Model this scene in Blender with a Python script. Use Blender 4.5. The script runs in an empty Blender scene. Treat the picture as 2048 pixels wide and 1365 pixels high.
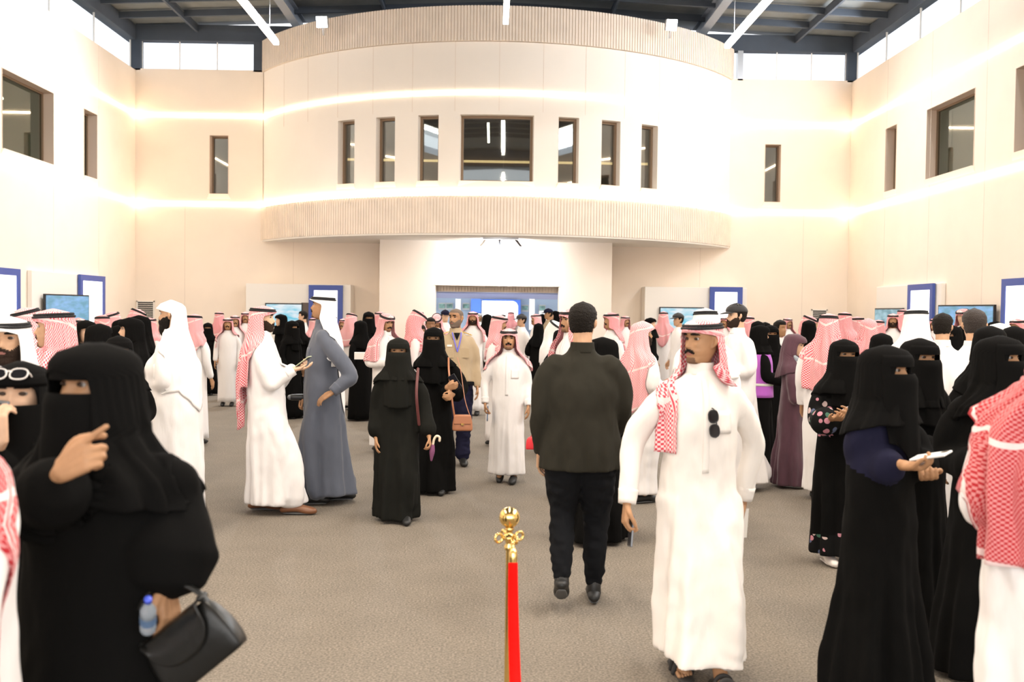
import bpy, bmesh, math, random
import numpy as np
from mathutils import Matrix, Vector, noise
random.seed(7)
PI = math.pi
W_PX, H_PX, F_PX = 2048, 1365, 1991.0
CAM_H = 1.75
S = bpy.context.scene
COL = S.collection
# ---------------- camera, world, lights, exposure ----------------
YAW, PITCH, ROLL = math.radians(-1.12), math.radians(-1.67), math.radians(-0.73)
cam_data = bpy.data.cameras.new('camera'); cam = bpy.data.objects.new('camera', cam_data); COL.objects.link(cam)
cam_data.sensor_width = 36.0; cam_data.lens = 36.0*F_PX/W_PX
cam_data.clip_start = 0.05; cam_data.clip_end = 200
RM = Matrix.Rotation(YAW, 4, 'Z') @ Matrix.Rotation(PI/2+PITCH, 4, 'X') @ Matrix.Rotation(-ROLL, 4, 'Z')
cam.matrix_world = Matrix.Translation((0, 0, CAM_H)) @ RM
cam_data.dof.use_dof = True; cam_data.dof.focus_distance = 9.0; cam_data.dof.aperture_fstop = 3.2
S.camera = cam
S.view_settings.view_transform = 'Standard'; S.view_settings.look = 'None'
S.view_settings.gamma = 1.0; S.view_settings.use_curve_mapping = False
S.view_settings.exposure = 0.22
wd = bpy.data.worlds.new('world'); S.world = wd; wd.use_nodes = True
wd.node_tree.nodes['Background'].inputs[0].default_value = (0.93, 0.96, 1.0, 1)
wd.node_tree.nodes['Background'].inputs[1].default_value = 1.6
def area(name, loc, size, size_y, power, color, target):
    l = bpy.data.lights.new(name, 'AREA'); l.shape = 'RECTANGLE'; l.size = size; l.size_y = size_y
    l.energy = power; l.color = color
    o = bpy.data.objects.new(name, l); COL.objects.link(o); o.location = loc
    o.rotation_euler = (Vector(target)-Vector(loc)).to_track_quat('-Z', 'Y').to_euler()
    return o
for x in (-4.4, .17, 4.6):
    area('pendant_light', (x, 5, 6.97), .09, 6, 330, (1, .88, .74), (x, 5, 0)); area('pendant_light', (x, 16, 6.97), .09, 5.5, 120, (1, .88, .74), (x, 16, 0))
area('clerestory_daylight', (-8.9, 12, 8.3), 24, .6, 90, (.92, .96, 1), (4, 12, 4))
area('clerestory_daylight', (8.9, 12, 8.3), 24, .6, 1050, (.92, .96, 1), (-4, 12, 4))
area('near_side_fill', (0, -5.5, 3.0), 12, 4.0, 520, (1, .95, .88), (0, 10, 1.5))  # unseen fill lamp added behind the camera to brighten the crowd

_cm = cam.matrix_world.copy()
def ray(px, py):
    d = Vector(((px-W_PX/2)/F_PX, -(py-H_PX/2)/F_PX, -1.0))
    return (RM.to_3x3() @ d)
def at(px, py, y):            # point on the plane at depth y seen at a pixel
    d = ray(px, py); return Vector((0, 0, CAM_H)) + d*(y/d.y)
def ground(px, py):
    d = ray(px, py); t = -CAM_H/d.z; return Vector((0, 0, CAM_H)) + d*t

# ---------------- materials ----------------
def mat(name, color, rough=.8, metal=0, bump=0, bscale=60, var=0, vscale=8, stretch=(1, 1, 1), emit=None, es=0, sheen=0, spec=None, trans=0, alpha=1):
    m = bpy.data.materials.new(name); m.use_nodes = True
    nt = m.node_tree; b = nt.nodes['Principled BSDF']
    b.inputs['Base Color'].default_value = (*color, 1); b.inputs['Roughness'].default_value = rough
    b.inputs['Metallic'].default_value = metal
    if sheen: b.inputs['Sheen Weight'].default_value = sheen
    if spec is not None: b.inputs['Specular IOR Level'].default_value = spec
    if trans: b.inputs['Transmission Weight'].default_value = trans
    if emit: b.inputs['Emission Color'].default_value = (*emit, 1); b.inputs['Emission Strength'].default_value = es
    tc = nt.nodes.new('ShaderNodeTexCoord'); mp = nt.nodes.new('ShaderNodeMapping')
    mp.inputs['Scale'].default_value = stretch
    nt.links.new(tc.outputs['Object'], mp.inputs[0])
    if bump:
        n = nt.nodes.new('ShaderNodeTexNoise'); n.inputs['Scale'].default_value = bscale; n.inputs['Detail'].default_value = 3
        nt.links.new(mp.outputs[0], n.inputs['Vector'])
        bp = nt.nodes.new('ShaderNodeBump'); bp.inputs['Strength'].default_value = bump; bp.inputs['Distance'].default_value = .02
        nt.links.new(n.outputs['Fac'], bp.inputs['Height']); nt.links.new(bp.outputs[0], b.inputs['Normal'])
    if var:
        n = nt.nodes.new('ShaderNodeTexNoise'); n.inputs['Scale'].default_value = vscale; n.inputs['Detail'].default_value = 4
        nt.links.new(mp.outputs[0], n.inputs['Vector'])
        r = nt.nodes.new('ShaderNodeValToRGB')
        r.color_ramp.elements[0].position = .3; r.color_ramp.elements[1].position = .7
        r.color_ramp.elements[0].color = (*[c*(1-var) for c in color], 1)
        r.color_ramp.elements[1].color = (*[min(1, c*(1+var)) for c in color], 1)
        nt.links.new(n.outputs['Fac'], r.inputs[0]); nt.links.new(r.outputs[0], b.inputs['Base Color'])
    return m
M = {}
M['wall'] = mat('wall_cream', (.90, .79, .675), .75, bump=.04, bscale=120, var=.02, vscale=1.5)
M['wall_pale'] = mat('wall_pale', (.88, .79, .69), .75, var=.015, vscale=1.5)
M['drum'] = mat('drum_plaster', (.87, .80, .72), .75, var=.015, vscale=1.2)
M['slat'] = mat('slat_wood', (.80, .70, .60), .6, var=.05, vscale=3)
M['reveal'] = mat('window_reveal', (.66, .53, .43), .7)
M['frame'] = mat('window_frame_bronze', (.23, .15, .09), .45)
M['steel'] = mat('steel_navy', (.06, .075, .10), .85, var=.1, vscale=2)
M['roof'] = mat('roof_sheet', (.17, .185, .19), .7, var=.1, vscale=3)
M['white'] = mat('white_panel', (.86, .82, .76), .5)
M['soffit'] = mat('soffit_white', (.84, .80, .74), .6)
M['blue'] = mat('blue_frame', (.05, .09, .36), .4)
M['blue2'] = mat('blue_panel', (.03, .16, .75), .4)
M['board'] = mat('lit_board', (.9, .9, .92), .4, emit=(1, 1, 1), es=.9)
M['strip'] = mat('led_strip', (1, .9, .75), .5, emit=(1, .80, .56), es=21)
M['tube'] = mat('pendant_tube', (1, .95, .9), .5, emit=(1, .90, .74), es=9)
M['flood'] = mat('flood_glow', (1, 1, 1), .5, emit=(.92, .95, 1), es=40)
M['black'] = mat('black_plastic', (.012, .012, .014), .35)
M['chrome'] = mat('grey_metal', (.45, .45, .46), .35, metal=.8)
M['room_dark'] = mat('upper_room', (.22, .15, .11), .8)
M['room_green'] = mat('office_wall', (.42, .47, .40), .8)
M['sky_blue'] = mat('pale_blue_wall', (.66, .79, .92), .6)
def screen_mat(name, top, low, seed):
    m = bpy.data.materials.new(name); m.use_nodes = True; nt = m.node_tree; b = nt.nodes['Principled BSDF']
    tc = nt.nodes.new('ShaderNodeTexCoord'); n = nt.nodes.new('ShaderNodeTexNoise'); n.inputs['Scale'].default_value = 3
    mp = nt.nodes.new('ShaderNodeMapping'); mp.inputs['Location'].default_value = (seed, seed, 0); mp.inputs['Scale'].default_value = (1, 1, 3)
    nt.links.new(tc.outputs['Object'], mp.inputs[0]); nt.links.new(mp.outputs[0], n.inputs['Vector'])
    r = nt.nodes.new('ShaderNodeValToRGB'); r.color_ramp.elements[0].position = .35; r.color_ramp.elements[1].position = .62
    r.color_ramp.elements[0].color = (*low, 1); r.color_ramp.elements[1].color = (*top, 1)
    nt.links.new(n.outputs['Fac'], r.inputs[0]); nt.links.new(r.outputs[0], b.inputs['Emission Color'])
    b.inputs['Emission Strength'].default_value = .75; b.inputs['Base Color'].default_value = (.02, .02, .03, 1); b.inputs['Roughness'].default_value = .2
    return m
M['screen_sky'] = screen_mat('screen_sky', (.30, .58, .95), (.18, .42, .55), 1)
M['screen_teal'] = screen_mat('screen_teal', (.35, .62, .72), (.10, .30, .38), 4)
M['screen_cyan'] = screen_mat('screen_cyan', (.85, .95, 1), (.15, .65, .85), 8)
def glass_mat():
    m = bpy.data.materials.new('window_glass'); m.use_nodes = True; nt = m.node_tree
    for n in list(nt.nodes):
        if n.type == 'BSDF_PRINCIPLED': nt.nodes.remove(n)
    out = nt.nodes['Material Output']
    g = nt.nodes.new('ShaderNodeBsdfGlossy'); g.inputs['Roughness'].default_value = .02; g.inputs['Color'].default_value = (.9, .93, .93, 1)
    t = nt.nodes.new('ShaderNodeBsdfTransparent'); t.inputs[0].default_value = (.62, .66, .64, 1)
    mx = nt.nodes.new('ShaderNodeMixShader'); mx.inputs[0].default_value = .16
    nt.links.new(t.outputs[0], mx.inputs[1]); nt.links.new(g.outputs[0], mx.inputs[2]); nt.links.new(mx.outputs[0], out.inputs[0])
    return m
M['glass'] = glass_mat()
def carpet():
    m = bpy.data.materials.new('carpet'); m.use_nodes = True; nt = m.node_tree; b = nt.nodes['Principled BSDF']
    tc = nt.nodes.new('ShaderNodeTexCoord')
    n1 = nt.nodes.new('ShaderNodeTexNoise'); n1.inputs['Scale'].default_value = 80; n1.inputs['Detail'].default_value = 6
    n2 = nt.nodes.new('ShaderNodeTexNoise'); n2.inputs['Scale'].default_value = 3.0; n2.inputs['Detail'].default_value = 4
    for n in (n1, n2): nt.links.new(tc.outputs['Object'], n.inputs['Vector'])
    mx = nt.nodes.new('ShaderNodeMath'); mx.operation = 'MULTIPLY_ADD'; mx.inputs[1].default_value = .12
    nt.links.new(n2.outputs['Fac'], mx.inputs[0]); nt.links.new(n1.outputs['Fac'], mx.inputs[2])
    r = nt.nodes.new('ShaderNodeValToRGB'); r.color_ramp.elements[0].position = .45; r.color_ramp.elements[1].position = .85
    r.color_ramp.elements[0].color = (.125, .106, .084, 1); r.color_ramp.elements[1].color = (.315, .265, .21, 1)
    nt.links.new(mx.outputs[0], r.inputs[0]); nt.links.new(r.outputs[0], b.inputs['Base Color'])
    bp = nt.nodes.new('ShaderNodeBump'); bp.inputs['Strength'].default_value = .12; bp.inputs['Distance'].default_value = .003
    nt.links.new(n1.outputs['Fac'], bp.inputs['Height']); nt.links.new(bp.outputs[0], b.inputs['Normal'])
    b.inputs['Roughness'].default_value = .95
    return m
M['carpet'] = carpet()

# ---------------- mesh helpers ----------------
class MB:
    def __init__(s): s.v = []; s.f = []; s.m = []; s.mats = []; s.uv = None; s.smooth = False
    def add(s, vs, fs, mi=0):
        o = len(s.v); s.v.extend([tuple(v) for v in vs]); s.f.extend([tuple(i+o for i in f) for f in fs]); s.m.extend([mi]*len(fs)); return s
    def box(s, lo, hi, mi=0):
        x0, y0, z0 = lo; x1, y1, z1 = hi
        return s.add([(x0,y0,z0),(x1,y0,z0),(x1,y1,z0),(x0,y1,z0),(x0,y0,z1),(x1,y0,z1),(x1,y1,z1),(x0,y1,z1)],
              [(0,3,2,1),(4,5,6,7),(0,1,5,4),(1,2,6,5),(2,3,7,6),(3,0,4,7)], mi)
    def obj(s, name, mats, parent=None, smooth=False, bevel=0):
        me = bpy.data.meshes.new(name); me.from_pydata(s.v, [], s.f)
        for m in (mats if isinstance(mats, (list, tuple)) else [mats]): me.materials.append(M[m] if isinstance(m, str) else m)
        me.polygons.foreach_set('material_index', s.m)
        if smooth: me.polygons.foreach_set('use_smooth', [True]*len(s.f))
        me.update()
        o = bpy.data.objects.new(name, me); COL.objects.link(o)
        if parent: o.parent = parent
        if bevel:
            b = o.modifiers.new('bevel', 'BEVEL'); b.width = bevel; b.segments = 3; b.limit_method = 'ANGLE'
        return o
def box(name, lo, hi, m, parent=None, bevel=0): return MB().box(lo, hi).obj(name, m, parent, bevel=bevel)
def struct(o): o['kind'] = 'structure'; return o
def thing(o, label, cat, group=None):
    o['label'] = label; o['category'] = cat
    if group: o['group'] = group
    return o
def empty(name, loc=(0, 0, 0), rz=0):
    o = bpy.data.objects.new(name, None); COL.objects.link(o); o.location = loc; o.rotation_euler = (0, 0, rz); return o

def holes_wall(axis, pos, u0, u1, z0, z1, holes, thick, out):
    """wall slab with rectangular openings; axis 'x': plane x=pos running in y; axis 'y': plane y=pos running in x; out = thickness direction sign"""
    mb = MB(); us = sorted({u0, u1, *[h[0] for h in holes], *[h[1] for h in holes]}); zs = sorted({z0, z1, *[h[2] for h in holes], *[h[3] for h in holes]})
    for i in range(len(us)-1):
        # merge vertically where possible
        for k in range(len(zs)-1):
            uc = (us[i]+us[i+1])/2; zc = (zs[k]+zs[k+1])/2
            if any(h[0] < uc < h[1] and h[2] < zc < h[3] for h in holes): continue
            a, b = sorted((pos, pos+out*thick))
            if axis == 'x': mb.box((a, us[i], zs[k]), (b, us[i+1], zs[k+1]))
            else: mb.box((us[i], a, zs[k]), (us[i+1], b, zs[k+1]))
    return mb

# ---------------- room ----------------
XL, XR, YB, YF = -9.27, 9.30, 26.0, -1.4
ZW, ZC = 7.86, 8.63
WZ0, WZ1 = 4.70, 6.22
struct(box('floor', (-14, -9, -.1), (14, 44, 0), 'carpet'))
left_holes = [(19.0, 21.2, WZ0, WZ1), (22.75, 23.5, WZ0, WZ1), (13.4, 15.6, WZ0, WZ1)]
right_holes = [(19.25, 21.4, WZ0, WZ1), (23.0, 23.65, WZ0, WZ1), (15.55, 17.75, WZ0, WZ1)]
struct(holes_wall('x', XL, YF, YB, 0, ZW, left_holes, .3, -1).obj('wall_left', 'wall'))
struct(holes_wall('x', XR, YF, YB, 0, ZW, right_holes, .3, 1).obj('wall_right', 'wall'))
back_holes = [(-7.37, -6.88, WZ0, WZ1), (7.05, 7.48, WZ0, WZ1), (-2.6, 2.75, 0, 2.6), (-6.0, 6.1, 3.7, 7.9)]
struct(holes_wall('y', YB, XL-.3, XR+.3, 0, ZW, back_holes, .3, 1).obj('wall_back', 'wall'))
struct(holes_wall('y', YF, XL-.3, XR+.3, 3.9, ZW, [], .3, -1).obj('wall_front', 'wall'))
# panel joints in the walls: fine vertical grooves as thin dark trims
jm = mat('joint', (.74, .63, .53), .8)
mb = MB()
for y in np.arange(2, 26, 2.4):
    mb.box((XL-.002, y, 0.0), (XL+.003, y+.008, ZW)); mb.box((XR-.003, y, 0), (XR+.002, y+.008, ZW))
struct(mb.obj('trim_1', jm))
mb = MB()
for x in (-8.0, -5.2, 5.4, 8.1): mb.box((x, YB-.003, 0), (x+.01, YB+.002, WZ0 - .25))
struct(mb.obj('trim_2', jm))
# windows of the straight walls
wn = [0]
def flat_window(axis, pos, h, out, side):
    wn[0] += 1; u0, u1, z0, z1 = h; r = .2; fw = .05
    def B(mb, ua, ub, za, zb, d0, d1):
        a, b = sorted((pos+out*d0, pos+out*d1))
        if axis == 'x': mb.box((a, ua, za), (b, ub, zb))
        else: mb.box((ua, a, za), (ub, b, zb))
        return mb
    mb = MB()
    B(mb, u0, u0+fw, z0, z1, r, r+.07); B(mb, u1-fw, u1, z0, z1, r, r+.07)
    B(mb, u0+fw, u1-fw, z0, z0+fw, r, r+.07); B(mb, u0+fw, u1-fw, z1-fw, z1, r, r+.07)
    w = struct(mb.obj('window_%d' % wn[0], 'frame'))
    B(MB(), u0+fw, u1-fw, z0+fw, z1-fw, r+.03, r+.036).obj('pane', 'glass', w)
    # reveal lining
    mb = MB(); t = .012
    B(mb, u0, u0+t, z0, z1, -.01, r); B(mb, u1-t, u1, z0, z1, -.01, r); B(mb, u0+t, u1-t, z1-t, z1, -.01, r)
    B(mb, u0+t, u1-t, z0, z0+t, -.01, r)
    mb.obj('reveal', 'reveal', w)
    # sloped sill block under the opening
    mb = MB(); s0 = .0
    def P(u, z, d): return (pos+out*d, u, z) if axis == 'x' else (u, pos+out*d, z)
    vs = [P(u0-.06, z0-.12, .0), P(u1+.06, z0-.12, .0), P(u1, z0+.012, -.045), P(u0, z0+.012, -.045), P(u1, z0+.012, .02), P(u0, z0+.012, .02)]
    mb.add(vs, [(0,1,2,3), (3,2,4,5), (0,3,5), (1,4,2), (0,5,4,1)]); mb.obj('sill', 'wall_pale', w)
    return w
for h in left_holes: flat_window('x', XL, h, -1, 'left')
for h in right_holes: flat_window('x', XR, h, 1, 'right')
for h in back_holes[:2]: flat_window('y', YB, h, 1, 'back')
# rooms behind the side windows
def upper_room(name, lo, hi, m):
    x0, y0, z0 = lo; x1, y1, z1 = hi; t = .05
    mb = MB(); mb.box((x0, y0, z0-t), (x1, y1, z0)); mb.box((x0, y0, z1), (x1, y1, z1+t))
    for b in (((x0-t, y0, z0), (x0, y1, z1)), ((x1, y0, z0), (x1+t, y1, z1))):
        if name == 'L' and b[0][0] >= x1: continue
        if name == 'R' and b[0][0] < x0: continue
        mb.box(*b)
    mb.box((x0, y1, z0), (x1, y1+t, z1)); mb.box((x0, y0-t, z0), (x1, y0, z1))
    return mb
struct(upper_room('L', (XL-5, 12, 3.8), (XL-.31, 25, 7.4), None).obj('wall_office_left', 'room_green'))
struct(upper_room('R', (XR+.31, 12, 3.8), (XR+5, 25, 7.4), None).obj('wall_office_right', 'room_green'))
for nm, x0, x1 in (('left', -8.9, -6.2), ('right', 6.3, 8.9)):
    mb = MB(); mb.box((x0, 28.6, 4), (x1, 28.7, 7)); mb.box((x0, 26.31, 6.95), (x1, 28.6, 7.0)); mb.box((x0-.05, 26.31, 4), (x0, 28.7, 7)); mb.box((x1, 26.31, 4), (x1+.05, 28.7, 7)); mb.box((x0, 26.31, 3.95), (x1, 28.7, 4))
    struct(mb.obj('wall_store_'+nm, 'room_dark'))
ol = {'L': 'linear office lamp behind the left windows', 'R': 'linear office lamp behind the right windows'}
for k, sx in (('L', -1), ('R', 1)):
    X = XL if sx < 0 else XR
    for j, (y, dx, zz) in enumerate(((17, 1.3, 6.6), (20.6, 1.0, 6.5), (22.3, 1.6, 6.3))):
        a = sorted((X+sx*dx, X+sx*(dx+2.4)))
        if j == 1: o = box('linear_lamp', (X+sx*2-.03, 17.5, 6.55), (X+sx*2+.03, 23, 6.6), 'tube')
        else: o = box('linear_lamp', (a[0], y, zz), (a[1], y+.06, zz+.05), 'tube')
        thing(o, ol[k]+', '+('nearest to the viewer', 'running lengthwise', 'farthest from the viewer')[j], 'lamp', 'office lamps behind the %s windows' % ('left' if sx < 0 else 'right'))

# back drum
DX, DY, DR = .08, 29.9, 7.2
TH = math.asin(6.08/7.2)
def arcp(th, r, z): return (DX+r*math.sin(th), DY-r*math.cos(th), z)
def arc_wall(zlo, zhi, r_out, r_in, th0, th1, n, holes=()):
    mb = MB()
    ths = sorted({*np.linspace(th0, th1, n).tolist(), *[t for h in holes for t in h[:2]]}); zs = sorted({zlo, zhi, *[z for h in holes for z in h[2:]]})
    def inside(tc, zc): return any(h[0] < tc < h[1] and h[2] < zc < h[3] for h in holes)
    for i in range(len(ths)-1):
        a, b = ths[i], ths[i+1]
        for k in range(len(zs)-1):
            if inside((a+b)/2, (zs[k]+zs[k+1])/2): continue
            vs = [arcp(a, r_out, zs[k]), arcp(b, r_out, zs[k]), arcp(b, r_out, zs[k+1]), arcp(a, r_out, zs[k+1]),
                  arcp(a, r_in, zs[k]), arcp(b, r_in, zs[k]), arcp(b, r_in, zs[k+1]), arcp(a, r_in, zs[k+1])]
            mb.add(vs, [(0,1,2,3), (5,4,7,6), (3,2,6,7), (1,0,4,5), (0,3,7,4), (2,1,5,6)])
    return mb
R = math.radians
dh = [(R(-7.0), R(6.4))] + [(R(s*c-w), R(s*c+w)) for s in (-1, 1) for c, w in ((12.9, 1.95), (21.3, 1.95), (29.9, 1.95))]
dholes = [(a, b, WZ0+.02, WZ1) for a, b in dh]
struct(arc_wall(4.45, 7.86, DR, DR-.35, -TH, TH, 90, dholes).obj('wall_drum', 'drum'))
# slatted bands (ribs modelled)
def band(z0, z1, r, name):
    n = 200; prof = []
    for i in range(n):
        t0 = -TH + 2*TH*i/n; dt = 2*TH/n
        prof += [(t0, r), (t0+dt*.62, r), (t0+dt*.64, r-.02), (t0+dt*.98, r-.02)]
    prof.append((TH, r)); mb = MB(); N = len(prof)
    for t, rr in prof: mb.v += [arcp(t, rr, z0), arcp(t, rr, z1), arcp(t, r-.3, z1), arcp(t, r-.3, z0)]
    for i in range(N-1):
        a = 4*i; b = a+4
        mb.add([], []); mb.f += [(a, b, b+1, a+1), (a+1, b+1, b+2, a+2), (a+3, b+3, b, a)]; mb.m += [0]*3
    mb.f += [(0, 1, 2, 3), (4*N-4, 4*N-1, 4*N-2, 4*N-3)]; mb.m += [0, 0]
    return struct(mb.obj(name, 'slat'))
band(7.87, 8.66, DR+.05, 'trim_3'); band(3.53, 4.38, DR+.06, 'trim_4')
# soffit disc and drum lid
def disc(z0, z1, r, m, name):
    pts = [arcp(t, r, 0)[:2] for t in np.linspace(-TH, TH, 80)]; n = len(pts)
    mb = MB(); mb.add([(x, min(y, YB+.29), z0) for x, y in pts]+[(x, min(y, YB+.29), z1) for x, y in pts], [tuple(range(n))[::-1], tuple(range(n, 2*n))]+[(i, (i+1) % n, n+(i+1) % n, n+i) for i in range(n)])
    return struct(mb.obj(name, m))
disc(3.49, 3.53, DR+.03, 'soffit', 'ceiling_soffit'); disc(8.0, 8.05, DR-.3, 'roof', 'ceiling_drum')
# joints on the drum
mb = MB()
for t in range(-48, 49, 8):
    for (za, zb) in ((6.3, 6.68), (6.78, 7.86)):
        a, b = R(t), R(t)+.0012
        vs = [arcp(a, DR+.003, za), arcp(b, DR+.003, za), arcp(b, DR+.003, zb), arcp(a, DR+.003, zb), arcp(a, DR-.01, za), arcp(b, DR-.01, za), arcp(b, DR-.01, zb), arcp(a, DR-.01, zb)]
        mb.add(vs, [(0,1,2,3), (3,2,6,7), (1,0,4,5), (0,3,7,4), (2,1,5,6)])
struct(mb.obj('trim_5', jm))
# drum windows
for a, b in dh:
    wn[0] += 1; z0, z1 = WZ0+.02, WZ1; fw = .055
    da = fw/DR; mb = MB(); r1, r0 = DR-.18, DR-.26
    def seg(t0, t1, za, zb, ra, rb, mb):
        k = max(1, int((t1-t0)/R(1.5)))
        for q in range(k):
            ta = t0+(t1-t0)*q/k; tb = t0+(t1-t0)*(q+1)/k
            vs = [arcp(ta, ra, za), arcp(tb, ra, za), arcp(tb, ra, zb), arcp(ta, ra, zb), arcp(ta, rb, za), arcp(tb, rb, za), arcp(tb, rb, zb), arcp(ta, rb, zb)]
            mb.add(vs, [(0,1,2,3), (5,4,7,6), (3,2,6,7), (1,0,4,5), (0,3,7,4), (2,1,5,6)])
        return mb
    seg(a, a+da, z0, z1, r1, r0, mb); seg(b-da, b, z0, z1, r1, r0, mb); seg(a+da, b-da, z1-fw, z1, r1, r0, mb); seg(a+da, b-da, z0, z0+fw*.7, r1, r0, mb)
    w = struct(mb.obj('window_%d' % wn[0], 'frame'))
    p0, p1 = arcp(a+da, r0+.02, 0), arcp(b-da, r0+.02, 0)
    mb = MB(); mb.add([(p0[0], p0[1], z0), (p1[0], p1[1], z0), (p1[0], p1[1], z1-fw), (p0[0], p0[1], z1-fw), (p0[0], p0[1]+.006, z0), (p1[0], p1[1]+.006, z0), (p1[0], p1[1]+.006, z1-fw), (p0[0], p0[1]+.006, z1-fw)],
        [(0,1,2,3), (5,4,7,6), (3,2,6,7), (1,0,4,5), (0,3,7,4), (2,1,5,6)]); mb.obj('pane', 'glass', w)
    mb = MB(); vs = [arcp(a-.006, DR, z0-.13), arcp(b+.006, DR, z0-.13), arcp(b, DR+.045, z0), arcp(a, DR+.045, z0), arcp(b, DR-.16, z0+.004), arcp(a, DR-.16, z0+.004)]
    mb.add(vs, [(0,1,2,3), (3,2,4,5), (0,3,5), (1,4,2)]); mb.obj('sill', 'wall_pale', w)
# upper floor inside the drum
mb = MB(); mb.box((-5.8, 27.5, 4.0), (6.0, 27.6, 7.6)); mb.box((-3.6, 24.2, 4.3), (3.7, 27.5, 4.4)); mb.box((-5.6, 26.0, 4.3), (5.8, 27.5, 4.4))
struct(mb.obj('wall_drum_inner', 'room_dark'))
struct(box('trim_43', (-5.7, 27.44, 5.84), (5.9, 27.49, 5.90), mat('cove_glow', (1, .8, .5), .5, emit=(1, .66, .30), es=1.6)))
for j, x in enumerate((-3.4, -.2, 3.3)):
    o = box('linear_lamp', (x, 24.4, 6.3), (x+.06, 27, 6.36), 'tube')
    thing(o, 'linear lamp inside the upper floor behind the curved wall, '+('left one', 'middle one', 'right one')[j], 'lamp', 'lamps inside the curved upper floor')
# led strips
def strip_arc(z, r, name, h=.05):
    return struct(arc_wall(z, z+h, r+.02, r-.01, -TH, TH, 80).obj(name, 'strip'))
strip_arc(4.39, DR+.03, 'trim_6'); strip_arc(6.70, DR, 'trim_7', .035)
def strip_box(lo, hi, name): return struct(box(name, lo, hi, 'strip'))
k = 8
for z in (4.42, 6.70):
    strip_box((XL, 2, z), (XL+.02, YB, z+.045), 'trim_%d' % k); strip_box((XR-.02, 2, z), (XR, YB, z+.045), 'trim_%d' % (k+1))
    strip_box((XL+.02, YB-.02, z), (-6.02, YB, z+.045), 'trim_%d' % (k+2)); strip_box((6.15, YB-.02, z), (XR-.02, YB, z+.045), 'trim_%d' % (k+3)); k += 4
# central block with the doorway
struct(holes_wall('y', 24.6, -2.8, 2.93, 0, 3.49, [(-1.42, 1.62, 0, 2.39)], .3, 1).obj('wall_doorway', 'wall_pale'))
mb = MB()
for i in range(46): mb.box((-1.60+i*.075, 25.0, 2.24), (-1.548+i*.075, 25.04, 2.60))
mb.box((-1.65, 25.04, 2.24), (1.9, 25.06, 2.60))
struct(mb.obj('trim_41', 'slat'))
struct(box('wall_front_upper', (XL-.3, YF-.3, ZC), (XR+.3, YF, 9.46), 'steel'))
area('passage_fill', (.1, 28, 2.25), 2.4, 3.5, 70, (1, .97, .95), (.1, 28, 0))  # added area lamp, no fitting modelled; lifts the dark passage interior
struct(box('trim_40', (-1.45, 24.58, 2.385), (1.65, 24.62, 2.40), jm))
mb = MB(); mb.box((-2.8, 24.9, 0), (-2.6, 31.2, 2.6)); mb.box((2.75, 24.9, 0), (2.95, 31.2, 2.6)); mb.box((-2.8, 25.1, 2.6), (2.95, 31.2, 2.65)); struct(mb.obj('wall_passage', 'wall_pale'))
# exhibition room beyond
mb = MB(); mb.box((-7, 38, 0), (7, 38.2, 4)); mb.box((-7.2, 31.4, 0), (-7, 38, 4)); mb.box((7, 31.4, 0), (7.2, 38, 4))
struct(mb.obj('wall_exhibition', 'sky_blue'))
mb = MB(); mb.box((-7, 31.2, 0), (-2.8, 31.4, 4)); mb.box((2.95, 31.2, 0), (7, 31.4, 4)); mb.box((-2.8, 31.2, 2.5), (2.95, 31.4, 4)); struct(mb.obj('wall_exhibition_front', 'wall_pale'))
struct(box('trim_42', (-7, 37.88, 2.25), (7, 38, 2.44), mat('lavender_fascia', (.62, .62, .80), .7)))
struct(box('ceiling_exhibition', (-7, 31.4, 2.44), (7, 38, 2.5), mat('lavender_ceiling', (.60, .60, .78), .7)))
area('exhibition_light', (0, 34, 2.42), 7, 3, 420, (.90, .95, 1), (0, 36, 0))
def pxbox(name, px0, py0, px1, py1, y, m, t=.05, parent=None, bevel=0):
    a = at(px0, py0, y); b = at(px1, py1, y); x0, x1 = sorted((a.x, b.x)); z0, z1 = sorted((a.z, b.z))
    return box(name, (x0, y, max(z0, 0)), (x1, y+t, z1), m, parent, bevel)
b0 = empty('display_board', (0, 37, 0)); thing(b0, 'white board with rounded blue frame in the room past the doorway', 'display board')
a = at(964, 599, 37); b = at(1041, 640, 37)
mb = MB(); mb.box((a.x, 0, .3), (b.x, .08, a.z)); mb.obj('frame', 'blue2', b0)
mb = MB(); xr = b.x-.10; zt = a.z-.05; pts = [(a.x-.0, .35), (xr, .35)] + [(xr-.22+.22*math.cos(q), zt-.22+.22*math.sin(q)) for q in np.linspace(0, PI/2, 8)] + [(a.x, zt)]
n = len(pts); mb.add([(x, -.03, z) for x, z in pts]+[(x, 0, z) for x, z in pts], [tuple(range(n)), tuple(range(n, 2*n))[::-1]]+[((i+1) % n, i, n+i, n+(i+1) % n) for i in range(n)]); mb.obj('panel', 'board', b0)
thing(pxbox('banner_panel', 942, 598, 962, 626, 36, 'blue2'), 'plain bright blue panel left of the white board beyond the doorway', 'panel')
thing(pxbox('column', 911, 598, 921, 660, 36.2, 'white', .4), 'white column at left beyond the doorway', 'column')
thing(pxbox('column', 1059, 598, 1069, 660, 36.2, 'white', .4), 'white column at right beyond the doorway', 'column')
grn = mat('picture_green', (.30, .50, .42), .6, var=.6, vscale=6)
for i, (x0, x1, z) in enumerate(((878, 890, 608), (893, 905, 608), (926, 938, 608), (1044, 1056, 612), (1079, 1090, 612))):
    o = empty('wall_picture', (0, 0, 0)); pxbox('mat_board', x0-1, z-2, x1+1, z+12, 37.6, 'white', .05, o); pxbox('print', x0, z, x1, z+9, 37.55, grn, .05, o)
    thing(o, ['first small green print from the left beyond the doorway', 'second small green print from the left beyond the doorway', 'small green print between white column and blue panel', 'small print just right of the blue framed board', 'rightmost small print beyond the doorway'][i], 'picture')
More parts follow.
